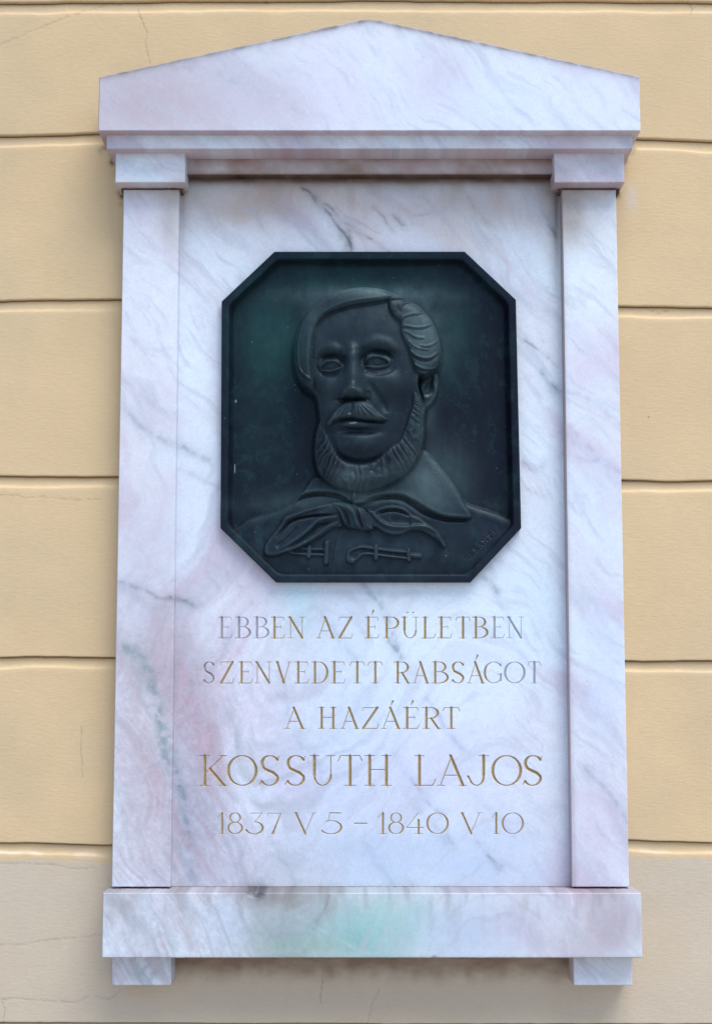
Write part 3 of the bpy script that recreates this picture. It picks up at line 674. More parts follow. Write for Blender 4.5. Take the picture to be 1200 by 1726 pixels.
# left end of the cravat
cl = smooth(zb((745, 272), (600, 298), (480, 333), (380, 366), (285, 405), (240, 470), (180, 550), (112, 640), (84, 715), (100, 778), (200, 788), (320, 745), (420, 712), (520, 662), (640, 597), (760, 518), (850, 500), (830, 380)), closed=True, n=5)
d = sd(cl); H = np.where(d > 0, H+8*dome(d, 6), H); LAB[d > 0] = 8
ridge(zb((730, 290), (600, 318), (480, 350), (400, 380), (320, 410), (270, 460), (215, 550)), 3.0, [3, 4, 4.5, 4, 3])
ridge(zb((800, 385), (690, 392), (590, 396), (490, 408), (400, 428), (330, 462), (270, 530), (200, 610)), 2.0, [-3, -6, -6, -5, -3])
ridge(zb((790, 400), (680, 420), (590, 455), (520, 520), (420, 605), (300, 680), (180, 735)), 3.6, [2, 4, 4, 2.5, 1.5])
ridge(zb((800, 440), (690, 478), (610, 500), (540, 560), (430, 640), (300, 715)), 2.4, [-2, -3.5, -4, -3.5, -2])
ridge(zb((810, 455), (720, 490), (630, 560), (500, 650), (350, 725), (200, 772)), 3.0, [2, 3.5, 3, 2])
ridge(zb((420, 500), (360, 570), (290, 640), (200, 700)), 4, -2.5)
# right end
cr_ = smooth(z4((200, 320), (270, 322), (360, 292), (450, 284), (540, 305), (620, 362), (700, 402), (780, 458), (850, 515), (900, 585), (935, 660), (905, 668), (850, 605), (760, 548), (690, 522), (600, 524), (520, 556), (440, 560), (360, 535), (300, 495), (250, 470)), closed=True, n=5)
d = sd(cr_); H = np.where(d > 0, H+9*dome(d, 5), H); LAB[d > 0] = 8
ridge(z4((280, 330), (360, 306), (450, 298), (540, 318), (615, 366)), 2.0, [2, 3, 3, 2.5])
ridge(z4((300, 360), (380, 334), (460, 328), (540, 345), (610, 385)), 2.4, [-4, -6, -6, -3])
ridge(z4((420, 420), (520, 425), (620, 440)), 7, -2.5)
ridge(z4((215, 310), (270, 370), (330, 430), (400, 470), (520, 485), (620, 478), (720, 478), (800, 500), (860, 550), (905, 630)), 3.4, [3, 4, 4, 4, 3, 2])
# knot
kn = smooth(zb((712, 268), (800, 248), (900, 262), (985, 288), (1065, 330), (1112, 400), (1138, 480), (1142, 540), (1060, 552), (960, 532), (868, 500), (818, 450), (798, 370), (755, 310), h=4), closed=True, n=5)
d = sd(kn); H = np.where(d > 0, np.maximum(H, 31*dome(d, 13)**.45-0.0), H); LAB[d > 0] = 8
ridge(zb((735, 285), (800, 330), (840, 410), (880, 500), h=4), 2.4, [2, 3, 3, 2])
ridge(zb((770, 290), (850, 350), (885, 430), (910, 505), h=4), 3.2, -3.5)
ridge(zb((850, 270), (930, 350), (970, 440), (1000, 530), h=4), 4.0, 3.0)
ridge(zb((950, 300), (985, 370), (1000, 440), (1040, 530), h=4), 2.2, -3.0)
ridge(zb((1000, 300), (1075, 370), (1110, 440), (1136, 530), h=4), 2.2, 2.6)
# fasteners
FROG = np.zeros(X.shape)
def cord(pts, r, h, n=5):
    P = smooth(pts, n=n) if len(pts) > 2 else np.asarray(pts, float); b = Box(P, r+4); d = seg_dist(b.X, b.Y, P)
    FROG[b.sl] = np.maximum(FROG[b.sl], h*np.sqrt(np.clip(1-(d/r)**2, 0, 1)))
fr = -8
cord(z4((38, 770), (42, 720), (90, 685), (160, 668), (280, 682), (420, 700), (590, 716), h=fr), 2.9, 4.2)
cord(z4((70, 795), (118, 775), (155, 738), (220, 728), (330, 742), (460, 758), (590, 772), h=fr), 2.9, 4.2)
cord(z4((34, 760), (40, 795), (72, 800), h=fr), 3.6, 5)
cord(z4((66, 792), (74, 796), h=fr), 6.0, 5.5)
cord(z4((290, 668), (290, 772), h=fr), 4.6, 5.2); cord(z4((588, 706), (592, 784), h=fr), 4.4, 5); cord(z4((600, 745), (692, 752), h=fr), 4.8, 4.6)
cord(zb((330, 745), (400, 762), (520, 770), (650, 774), h=fr), 2.9, 4.2); cord(zb((450, 715), (540, 720), (650, 722), h=fr), 2.7, 4.0)
cord(zb((522, 700), (516, 790), h=fr), 4.6, 5); cord(zb((690, 665), (684, 845), h=fr), 5.4, 5.4)
m = (FROG > .1) & (LAB == 6); H = np.where(LAB == 6, H+FROG, H); LAB[m] = 9

# --- head
head = smooth(z2((265, 770), (205, 725), (152, 645), (130, 560), (127, 470), (140, 390), (176, 308), (232, 232), (302, 168), (382, 124), (470, 98), (560, 88), (650, 92), (735, 112), (795, 140), (852, 164), (920, 196), (980, 250), (1026, 322), (1052, 402), (1064, 480), (1056, 550), (1036, 612), (1010, 650), (985, 720), (965, 850), (955, 930), (958, 1000), (945, 1085), (918, 1165), (868, 1240), (800, 1300), (720, 1342), (630, 1374), (540, 1382), (450, 1368), (370, 1336), (308, 1288), (275, 1222), (262, 1150), (262, 1080), (272, 1000), (292, 930), (285, 850)), closed=True, n=4)
dh = sd(head, 30)
hx, hy = lift((612, 640), 14)
ell = 1-((X-hx)/158)**2-((Y-hy)/215)**2
base = 20*dome(dh, 24)+40*np.sqrt(np.clip(ell, 0, 1))
# cheek plane falling to the left of the face
base -= 7*sstep(0, 55, (lift((566, 0), 14)[0]-X))*sstep(540, 600, Y)*(1-sstep(760, 800, Y))
HH = np.where(dh > 0, base, 0)
Hbody = H.copy(); H = np.where(dh > 0, np.maximum(HH, 0), H)
LAB[dh > 0] = 1
ins = dh > 0
Hs = H.copy()
def g2(x, y, sx, sy, a=0, h=14):
    p = lift((460+x/3.75, 460+y/3.75), h); return gauss(p[0], p[1], sx/3.75, sy/3.75, a)
# big forms of the face
H += 2.5*g2(560, 360, 220, 110)
H -= 8.5*g2(355, 600, 84, 66, -5)+5.5*g2(364, 540, 62, 26, -4); H -= 9.5*g2(665, 580, 108, 70, 5)+6.5*g2(672, 512, 84, 26, 6); H -= 6*g2(440, 570, 26, 50, 0)+6*g2(568, 560, 26, 55, 0)
H += 5.5*g2(735, 700, 110, 80, 20); H += 3.5*g2(350, 730, 60, 70); H -= 4*g2(770, 880, 70, 110, 0)
H -= 4.0*g2(690, 850, 50, 70, 30); H -= 2.5*g2(820, 820, 60, 150)
# brows
ridge(z2((262, 548), (285, 508), (330, 482), (385, 486), (428, 512), (448, 545)), [6, 8, 8, 6], [2, 2.8, 2.8, 1.5])
ridge(z2((545, 500), (590, 466), (655, 446), (718, 456), (765, 486), (800, 540)), [6, 9, 9, 6], [2, 2.8, 2.8, 1.5])
ridge(z2((430, 520), (500, 540), (560, 500)), 7, 2.0)
# nose
H0 = H.copy()
ridge(z2((500, 500), (505, 580), (503, 660), (500, 745), h=22), [11, 13, 16, 18], [7, 11, 15, 17], taper=False)
def ball(x, y, rx, ry, h, a=0, z=22, p=.5):
    q = lift((460+x/3.75, 460+y/3.75), z); c, s = math.cos(R(a)), math.sin(R(a)); dx = X-q[0]; dy = Y-q[1]
    return h*np.clip(1-((dx*c+dy*s)*3.75/rx)**2-((-dx*s+dy*c)*3.75/ry)**2, 0, 1)**p
H += 9*g2(502, 764, 58, 46, 0, 26)
H = H+6.5*g2(552, 778, 27, 30, 0, 20)+4*g2(448, 784, 22, 26, 0, 20)
yn = lift((0, 460+800/3.75), 20)[1]; H = H0+(H-H0)*(1-sstep(yn-1.5, yn+4.5, Y))
H -= 5*g2(535, 800, 20, 12, 0, 20)+5*g2(465, 802, 18, 12, 0, 20)
H -= 4*g2(500, 814, 70, 10, 0, 18)
ridge(z2((600, 755), (612, 790), (592, 815), h=18), 3.0, -1.8)
ridge(z2((590, 700), (640, 760), (690, 830), (720, 900)), 6, [-1, -2.5, -2.5, -1])
# eyes
for (ex, ey, rx, ry, alm) in (
    (366, 596, 84, 56, ((304, 619), (322, 592), (352, 577), (392, 580), (432, 606), (404, 622), (366, 630), (330, 628))),
    (655, 572, 98, 60, ((572, 598), (598, 567), (640, 549), (690, 556), (728, 586), (698, 602), (655, 609), (608, 604)))):
    H += ball(ex, ey, rx, ry, 7.5, 0, 8, .75)
    A_ = smooth(z2(*alm, h=10), closed=True, n=5); d = sd(A_)
    H -= 2.6*sstep(-.9, 1.3, d)
    H += 1.5*np.exp(-((d+1.1)/1.1)**2)
    q = lift((460+(ex+2)/3.75, 460+(ey+6)/3.75), 10); rr = np.hypot(X-q[0], Y-q[1])
    H += sstep(0, 1.5, d)*(1.0*np.exp(-(rr/5.2)**4)-.9*np.exp(-(rr/1.7)**2))
ridge(z2((296, 590), (330, 548), (375, 540), (420, 558), (446, 590), h=10), 2.2, -2.2)
ridge(z2((560, 575), (590, 530), (650, 508), (712, 520), (765, 566), h=10), 2.6, -2.6)
ridge(z2((572, 615), (610, 645), (665, 655), (725, 640), (775, 605), h=12), 4, -1.6)
ridge(z2((305, 640), (360, 664), (420, 650), h=12), 4, -1.2)
# moustache, lips, chin
mo = smooth(z2((338, 972), (362, 930), (398, 884), (448, 838), (490, 822), (530, 820), (575, 826), (620, 846), (668, 888), (712, 930), (716, 944), (660, 950), (600, 944), (545, 938), (492, 930), (440, 938), (395, 956), (360, 976)), closed=True, n=5)
H += 5*g2(530, 900, 190, 60)
d = sd(mo); H = np.where(d > 0, H+10.5*dome(d, 11), H); LAB[d > 0] = 4
cxm, cym = lift((460+505/3.75, 460+800/3.75), 14); th = np.arctan2(Y-cym, X-cxm)
H -= np.where(d > 1, 0.8*(.5+.5*np.sin(th*30+3*fbm(X/12, Y/12, 2)))**2*sstep(8, 18, np.hypot(X-cxm, Y-cym)), 0)
ridge(z2((500, 815), (502, 850), (498, 915), h=18), 2.4, -1.4)
ridge(z2((345, 970), (430, 940), (520, 944), (600, 950), (705, 955)), 1.5, [-2, -4, -4.5, -5, -5])
H += ball(520, 970, 88, 26, 4, 2, 14, .7)
H -= 6.5*g2(540, 1010, 110, 22, 0)
H += 5*g2(545, 1085, 135, 80)+6*g2(545, 1110, 150, 75)
ridge(z2((352, 985), (372, 1060), (400, 1130), (450, 1180), (540, 1204), (630, 1194), (700, 1150)), 6, [-1, -2, -3, -5, -5, -4, -2])
# beard
outer = [(255, 880), (225, 1100), (240, 1240), (320, 1380), (540, 1440), (760, 1400), (930, 1250), (1010, 1050), (1000, 900), (950, 850), (905, 770), (885, 780)]
inner = [(878, 850), (852, 930), (830, 1000), (795, 1075), (742, 1112), (700, 1152), (640, 1190), (560, 1207), (480, 1197), (420, 1162), (380, 1105), (350, 1050), (325, 1000), (300, 960), (278, 925)]
be = smooth(z2(*(outer+inner)), closed=True, n=4)
d = np.minimum(sd(be), np.where(ins, 99, -99)); mb = d > 0
lf = sstep(540, 590, X); H = np.where(mb, H+(2.5+4*lf)*dome(sd(be), 13+4*(1-lf)), H); LAB[mb] = 3
cb = lift((460+545/3.75, 460+700/3.75), 14); th = np.arctan2(X-cb[0], Y-cb[1]); rr = np.hypot(X-cb[0], Y-cb[1])
ph = th*58+9*fbm(X/30, Y/30, 1)+2.4*fbm(X/9, Y/9, 3)+.05*rr*(fbm(th*3, th*0, 2)-.5)*6
H -= np.where(mb, (.6+1.7*fbm(X/16, Y/16, 6))*(.5+.5*np.sin(ph))**1.2*dome(sd(be)-2, 12)+.5*(.5+.5*np.sin(ph*2.1+1+th*3))**2, 0)
# ear
ea = smooth(z7((470, 1130), (540, 1130), (620, 1080), (670, 1050), (705, 1080), (718, 1150), (716, 1250), (692, 1350), (645, 1430), (585, 1485), (530, 1515), (505, 1450), (480, 1350), (450, 1240), h=0), closed=True, n=5)
d = sd(ea); me_ = (d > 0)
we_ = dome(d, 4); H = np.where(me_, H*(1-we_)+19*we_, H); LAB[me_] = 5
def g7(x, y, sx, sy, a=0): p = lift((640+x/7.19, 480+y/7.19), 0); return gauss(p[0], p[1], sx/7.19, sy/7.19, a)
H -= me_*(8*g7(600, 1200, 45, 90, 8)+3*g7(640, 1120, 20, 60, -20)); H += me_*(5*g7(570, 1345, 52, 38)+3*g7(500, 1240, 40, 90)+3*g7(655, 1160, 16, 90, -8))
# hair: right mass
rh = smooth(z7((105, 230), (130, 195), (190, 168), (280, 155), (360, 180), (440, 215), (520, 275), (590, 355), (650, 450), (700, 560), (735, 680), (742, 800), (735, 920), (705, 1010), (640, 1062), (560, 1122), (500, 1122), (450, 1085), (405, 1000), (365, 900), (350, 820), (300, 720), (255, 620), (248, 530), (240, 465), (180, 425), (125, 345), (105, 280), h=14), closed=True, n=5)
d = sd(rh); H = np.where(d > 0, H+7.5*dome(d, 9), H); LAB[d > 0] = 2
for (pts, w, h) in (
    (((250, 350), (255, 290), (300, 245), (370, 235), (430, 262)), 2.0, 2.4), (((245, 470), (290, 420), (380, 385), (470, 370), (545, 340)), 1.9, 2.4),
    (((255, 540), (330, 535), (430, 548), (540, 535), (645, 480)), 1.8, 3.2), (((275, 595), (340, 612), (400, 650), (470, 672), (540, 665)), 2.0, 2.6),
    (((470, 762), (560, 770), (640, 740), (700, 680), (722, 610)), 1.8, 2.6), (((350, 815), (400, 870), (470, 905), (560, 918), (640, 890), (705, 820)), 2.0, 4.0),
    (((400, 975), (450, 1020), (520, 1048), (600, 1048), (670, 1020), (720, 960)), 1.9, 3.6), (((330, 700), (400, 770), (480, 800), (600, 810)), 2.0, 1.8),
    (((170, 360), (200, 300), (230, 250)), 2.0, 1.6)):
    crease(z7(*pts, h=14), w*.8, h*.85, k=.7 if h >= 3.6 else .12)
# hair: left sweep
oc_ = [(860, 165), (735, 108), (650, 88), (560, 84), (470, 94), (380, 120), (300, 164), (230, 228), (172, 305), (136, 388), (122, 470), (126, 560), (150, 648), (200, 730), (262, 778)]
ic_ = [(745, 182), (700, 192), (640, 202), (580, 212), (520, 221), (470, 232), (415, 248), (350, 272), (302, 312), (268, 368), (252, 430), (245, 490), (240, 560), (245, 630), (262, 778)]
lh = smooth(z2(*(oc_+ic_[::-1][1:])), closed=True, n=4)
d = sd(lh); mlh = (d > 0) & ins
H = np.where(mlh, H+9*dome(d, 11), H); LAB[mlh & (LAB != 2)] = 2
O = np.array(oc_, float); I = np.array(ic_, float)
for (t, w, a) in ((.80, 1.5, -.7), (.62, 1.7, -1.3), (.47, 1.3, -.5), (.30, 1.5, -.8), (.9, 1.3, -.5), (.38, 1.1, -.5), (.15, 1.2, -.5)):
    C = I+(O-I)*t; C = C[1:-1] if t != .62 else C[2:-1]
    ridge(z2(*[tuple(p) for p in C]), w, [a*.5, a, a, a*1.2, a*1.6])
for (t, w, a) in ((.70, 3.2, .8), (.22, 3.2, .9)):
    C = I+(O-I)*t; ridge(z2(*[tuple(p) for p in C[1:-1]]), w, a)
crease(z2((140, 560), (165, 610), (205, 660), (250, 690)), 1.8, 2.4); crease(z2((150, 640), (190, 700), (245, 740)), 1.8, 2.2)
# signature, cut shallow
sig = 'FERANTI'; p0 = np.array([786.0, 946.0]); p1 = np.array([840.0, 894.0]); dv = (p1-p0)/len(sig); nv = np.array([dv[1], -dv[0]])/np.hypot(*dv)
for i, ch in enumerate(sig):
    for st in GL[ch]:
        A = np.array([p0+dv*(i+.12+.7*a)+nv*b*7.5 for a, b, c in st]); b_ = Box(A, 4)
        dd = seg_dist(b_.X, b_.Y, A); H[b_.sl] -= (.45+.55*min(1, i/2))*np.exp(-(dd/.75)**2)*.9
# soften a casting's hard corners slightly
def blur(a, n=1):
    for _ in range(n):
        p = np.pad(a, 1, mode='edge'); a = (p[:-2, 1:-1]+p[2:, 1:-1]+p[1:-1, :-2]+p[1:-1, 2:]+4*p[1:-1, 1:-1])/8
    return a
def wide(a, n, it=3):
    for _ in range(it):
        for ax in (0, 1):
            p = np.pad(a, [(n+1, n) if k == ax else (0, 0) for k in (0, 1)], mode='edge'); c_ = np.cumsum(p, axis=ax); m_ = 2*n+1
            a = (c_[m_:]-c_[:-m_])/m_ if ax == 0 else (c_[:, m_:]-c_[:, :-m_])/m_
    return a
H = blur(H, 2); k_ = .15+.25*sstep(2, 12, dh)+.25*(LAB >= 6); H = H+k_*(H-wide(H, 3))+.28*sstep(4, 16, dh)*(H-wide(H, 8)); H = np.maximum(H, -3)
H = blur(H, 1)+(fbm(X/7, Y/7, 1, 3)-.5)*.30

# frame mesh: loops round the octagon
def to_local(px, py, h): x, z = U(px, py, D_RIM); return np.stack([x, -(D_FLOOR+h*.001), z], -1)
cenp = np.array([622.0, 702.0])
angs = np.unique(np.concatenate([np.linspace(0, 2*math.pi, 480, endpoint=False), np.arctan2(oc[:, 1]-cenp[1], oc[:, 0]-cenp[0]) % (2*math.pi)]))
def ray_poly(P):
    r = np.zeros(len(angs))
    for k, a in enumerate(angs):
        dx, dy = math.cos(a), math.sin(a); best = 0
        for i in range(len(P)):
            p = P[i]-cenp; q = P[(i+1) % len(P)]-cenp; e = q-p; den = dx*e[1]-dy*e[0]
            if abs(den) < 1e-9: continue
            t = (p[0]*e[1]-p[1]*e[0])/den; s = (p[0]*dy-p[1]*dx)/den
            if t > 0 and -1e-6 <= s <= 1+1e-6: best = max(best, t)
        r[k] = best
    return r
def inset(P, w):
    n = len(P); out = []
    for i in range(n):
        a, b, c = P[i-1], P[i], P[(i+1) % n]
        u = (b-a)/np.hypot(*(b-a)); v = (c-b)/np.hypot(*(c-b))
        n1 = np.array([-u[1], u[0]]); n2 = np.array([-v[1], v[0]])     # inward for this winding
        k = (n1+n2)/(1+n1@n2); out.append(b+k*w)
    return np.array(out)
def round_loop(w, r):
    """loop inset by w with corners rounded to radius r"""
    Q = inset(oc, w+r); n = len(Q); out = []
    for i in range(n):
        a, b, c = Q[i-1], Q[i], Q[(i+1) % n]
        u = (b-a)/np.hypot(*(b-a)); v = (c-b)/np.hypot(*(c-b)); a0 = math.atan2(-u[0]*-1*-1, u[1]) if False else math.atan2(-u[0], u[1])
        a1 = math.atan2(-v[0], v[1])
        if a1 < a0: a1 += 2*math.pi
        for t in np.linspace(0, 1, 9): th_ = a0+(a1-a0)*t; out.append(b+r*np.array([math.cos(th_), math.sin(th_)]))
    return np.array(out)
prof = [(-.2, 0, -.0), (-.2, 0, 22.5), (.9, 0, 24), (3, 0, 24.2), (6, 1, 24.2), (9, 2, 24.1), (11.5, 14, 23.8), (12.6, 16, 22.8), (13.4, 20, 20), (14.4, 22, 14), (15.6, 24, 8), (17.5, 26, 3), (20.5, 27, .2), (24, 28, -1)]
loops = []
for (w, r, h) in prof:
    P = inset(oc, w) if r == 0 else round_loop(w, r)
    rad = ray_poly(P)
    lx = cenp[0]+rad*np.cos(angs); ly = cenp[1]+rad*np.sin(angs)
    loops.append(to_local(lx, ly, np.full(len(angs), float(h))))
loops[0][:, 1] = -D_PANEL+.0005
nl = len(angs); co = np.concatenate(loops); fc = []
j = np.arange(nl); jn = (j+1) % nl
for k in range(len(loops)-1): fc.append(np.stack([k*nl+j, k*nl+jn, (k+1)*nl+jn, (k+1)*nl+j], -1))
fc = np.concatenate(fc)

def bronze_tint(px, py):
    px = np.asarray(px, float); py = np.asarray(py, float)
    base = np.array([.0056, .0064, .0160]); c = np.tile(base, px.shape+(1,))
    green = np.array([.013, .048, .051]); light = np.array([.088, .142, .156])  # light: pale patina that also carries sheen on head and collar as colour
    n = fbm(px/40, py/70, 2); n2 = fbm(px/16+3, py/16, 4)
    def add(g, col, st):
        nonlocal c
        c = c+(col-c)*np.clip(g*st, 0, 1)[..., None]
    gg = lambda x, y, sx, sy: np.exp(-((px-x)/sx)**2-((py-y)/sy)**2)
    add(gg(455, 565, 62, 74)*(.45+n), green, 1.0); add(gg(600, 468, 130, 34)*(.4+n), green, .8); add(gg(765, 560, 36, 80)*(.3+n), green, .7)
    add(gg(440, 700, 70, 170)*(.2+n2), green, .35); add(gg(728, 800, 52, 56)*(.5+n), light, .62); add(gg(620, 492, 110, 15)*(.45+n2), light, .9)
    add(gg(712, 560, 40, 66)*(.45+n2), light, .6); add(gg(722, 690, 14, 36)*(.5+n), light, .38); add(gg(600, 838, 110, 16), light, .55)
    add(gg(530, 560, 20, 60)*(.4+n2), light, .35); add(gg(610, 560, 60, 30)*(.2+n2), light, .18); add(gg(640, 800, 60, 12), light, .25); add(gg(612, 540, 60, 22)*(.3+n2), light, .22); add(gg(600, 850, 200, 10)*(.2+n2), light, .30); add(gg(650, 655, 26, 20), light, .10)
    add(gg(620, 925, 200, 60)*(.35+n2), np.array([.024, .040, .054]), .8)
    add(gg(590, 805, 26, 16)*(.5+n2), light, .6)
    n6 = fbm(px/11+n*6, py/19+n2*5, 6, 5); add(sstep(.5, .8, n6), green, .35); e_ = ((px-600)/78)**2+((py-640)/125)**2; add(np.exp(-e_**2), np.array([.0145, .025, .034]), .9)
    return c
rimpx = np.concatenate([np.stack([cenp[0]+ray_poly(inset(oc, w) if r == 0 else round_loop(w, r))*np.cos(angs), cenp[1]+ray_poly(inset(oc, w) if r == 0 else round_loop(w, r))*np.sin(angs)], -1) for (w, r, h) in prof])
tint = bronze_tint(rimpx[:, 0], rimpx[:, 1])
o = link('frame', make_mesh('frame', co, fc[:, ::-1].copy(), tint, True), None, M_BRONZE)
keep(o, plaque)
try:
    bpy.context.view_layer.objects.active = o; o.data.set_sharp_from_angle(angle=R(40))
except Exception: pass

# relief skin, cut up by what it shows
inn = round_loop(14.0, 22); dr = sd(inn, 4)
keepcell = dr > 0
co = to_local(X, Y, H).reshape(-1, 3)
dzx = np.gradient(H, axis=1)/GS; dzy = np.gradient(H, axis=0)/GS
nrm = np.stack([-dzx, -np.ones_like(H), dzy], -1); nrm /= np.linalg.norm(nrm, axis=-1, keepdims=True)
tint = bronze_tint(X, Y)
# high points paler: highlights on ridges painted in, beside the wear of a cast
cv = H-wide(H, 2); cv2 = blur(H-wide(H, 6), 2)
crest_ = np.clip(cv*1.3, 0, 1)*(.14+.10*(LAB >= 3)*(LAB <= 5)-.05*(LAB == 2))+np.clip(cv2*.22, 0, 1)*.10
crest_ = crest_*(dr > 3)*(.55+.7*fbm(X/14, Y/14, 5, 3))
tint = tint+(np.array([.075, .120, .132])-tint)*np.clip(crest_, 0, .8)[..., None]
# worn and dripped light paint on the lip, ear lobe
def spot(x, y, sx, sy, colr, st, jit=.8):
    global tint
    g = np.exp(-((X-x)/sx)**2-((Y-y)/sy)**2); g = np.clip(g*(.35+1.3*fbm(X/2.2, Y/1.6, 3, 2)), 0, 1)*st
    tint = tint+(np.array(colr)-tint)*sstep(.35, .6, g)[..., None]
q = lift((595, 716.5), 16); spot(q[0], q[1], 9, 2.4, (.15, .23, .27), .74); q = lift((589, 702), 18); spot(q[0], q[1], 4.5, 2.2, (.16, .20, .23), .7)
q = lift((719, 667), 2); spot(q[0], q[1], 5.5, 3.6, (.17, .20, .22), .95)
spot(394, 787, .9, 9, (.35, .42, .46), 1); spot(396, 672, 1.6, 3, (.2, .3, .3), .8)
rs = np.random.RandomState(3)
for k in range(40): spot(rs.uniform(395, 850), rs.uniform(450, 950), .9, .9, (.14, .18, .20), rs.uniform(.5, 1.1))
LABc = LAB[:-1, :-1]; kc = keepcell[:-1, :-1] | keepcell[1:, 1:] | keepcell[1:, :-1] | keepcell[:-1, 1:]
nr, nc = X.shape; tint = tint.reshape(-1, 3); nrm = nrm.reshape(-1, 3)
def skin(name, msk, parent, label=None):
    a, b, c, n_ = compact(co, grid_faces(nr, nc, msk & kc), tint, nrm)
    o = link(name, make_mesh(name, a, b, c, True, n_), None, M_BRONZE)
    if parent is plaque: keep(o, plaque)
    else: o.parent = parent
    if label: o['label'] = label
    return o
xc_ = X[:-1, :-1]
bgd = skin('background_field', LABc == 0, plaque)
face = skin('face', LABc == 1, plaque)
skin('hair', LABc == 2, face); skin('beard', LABc == 3, face); skin('moustache', LABc == 4, face); skin('ear', LABc == 5, face)
coat_o = skin('coat', LABc == 6, plaque)
mid = lift((612, 0), 0)[0]
skin('collar', (LABc == 7) & (xc_ < 594), coat_o); skin('collar', (LABc == 7) & (xc_ >= 594), coat_o)
skin('cravat', LABc == 8, coat_o)
skin('frog_fastener', (LABc == 9) & (xc_ < 570), coat_o); skin('frog_fastener', (LABc == 9) & (xc_ >= 570), coat_o)

# ------------------------------------------------------------------ the building wall: plaster courses with V-cut joints
wall = empty('wall', (0, 0, 0), 'yellow plastered building wall with horizontal grooved courses behind the marble tablet', 'wall')
dense_x = np.arange(-20, 1222, 1.6)
GRV = [  # (points on the groove line: photograph x, y)
 [(-600, -292), (1800, -288)],
 [(-600, 2), (0, 3), (300, 0), (600, -2), (1200, 2), (1800, 3)],
 [(-600, 232), (0, 228), (90, 226), (165, 222.5), (600, 224), (1075, 232), (1105, 233), (1200, 237), (1800, 242)],
 [(-600, 507), (0, 506), (100, 504), (200, 503), (600, 508), (1042, 514), (1120, 515), (1200, 517), (1800, 520)],
 [(-600, 802), (0, 801), (100, 802.5), (195, 802), (600, 805), (1050, 808), (1120, 810), (1200, 809), (1800, 812)],
 [(-600, 1106), (0, 1107), (110, 1106), (190, 1108), (600, 1111), (1057, 1113), (1080, 1114), (1200, 1112.5), (1800, 1113)],
 [(-600, 1419), (0, 1419.5), (60, 1420), (120, 1423), (185, 1424), (600, 1420), (1060, 1415), (1100, 1417.5), (1200, 1419.5), (1800, 1420)],
 [(-600, 1722), (0, 1723), (200, 1724), (1200, 1726), (1800, 1727)],
 [(-600, 2030), (1800, 2032)],
 [(-600, 2340), (1800, 2341)],
 [(-600, 2849), (1800, 2849)],
]
xpx = np.concatenate([np.linspace(-600, -40, 30), dense_x, np.linspace(1240, 1800, 30)])
Gy = [np.interp(xpx, [p[0] for p in g], [p[1] for p in g])+(fbm(xpx/60+i*3, xpx*0+i, 2, 6)-.5)*2.6 for i, g in enumerate(GRV)]
CR = [[(232, 12), (238, 32), (247, 52), (245, 72), (250, 95), (254, 108)], [(0, 76), (60, 50), (110, 30), (160, 12), (180, 5)], [(0, 1684), (30, 1683), (60, 1686), (110, 1688), (125, 1689), (155, 1680), (185, 1683), (205, 1668)],
      [(5, 1688), (8, 1700), (5, 1726)], [(100, 1582), (140, 1580), (160, 1577), (175, 1574)], [(0, 834), (30, 836), (45, 839), (70, 837), (100, 840), (135, 842), (170, 841)], [(0, 1455), (40, 1456), (80, 1457), (105, 1460), (118, 1464), (160, 1463)],
      [(0, 1592), (40, 1592), (70, 1586), (100, 1582)], [(138, 1225), (137, 1265), (140, 1310)], [(640, 1668), (628, 1690), (620, 1726)], [(545, 1640), (540, 1690)], [(1165, 244), (1192, 246)], [(1090, 518), (1108, 526), (1128, 522)], [(1160, 0), (1166, 12), (1162, 24)]]
YELLOW = np.array([.635, .487, .292]); PLINTH = np.array([.565, .49, .385])
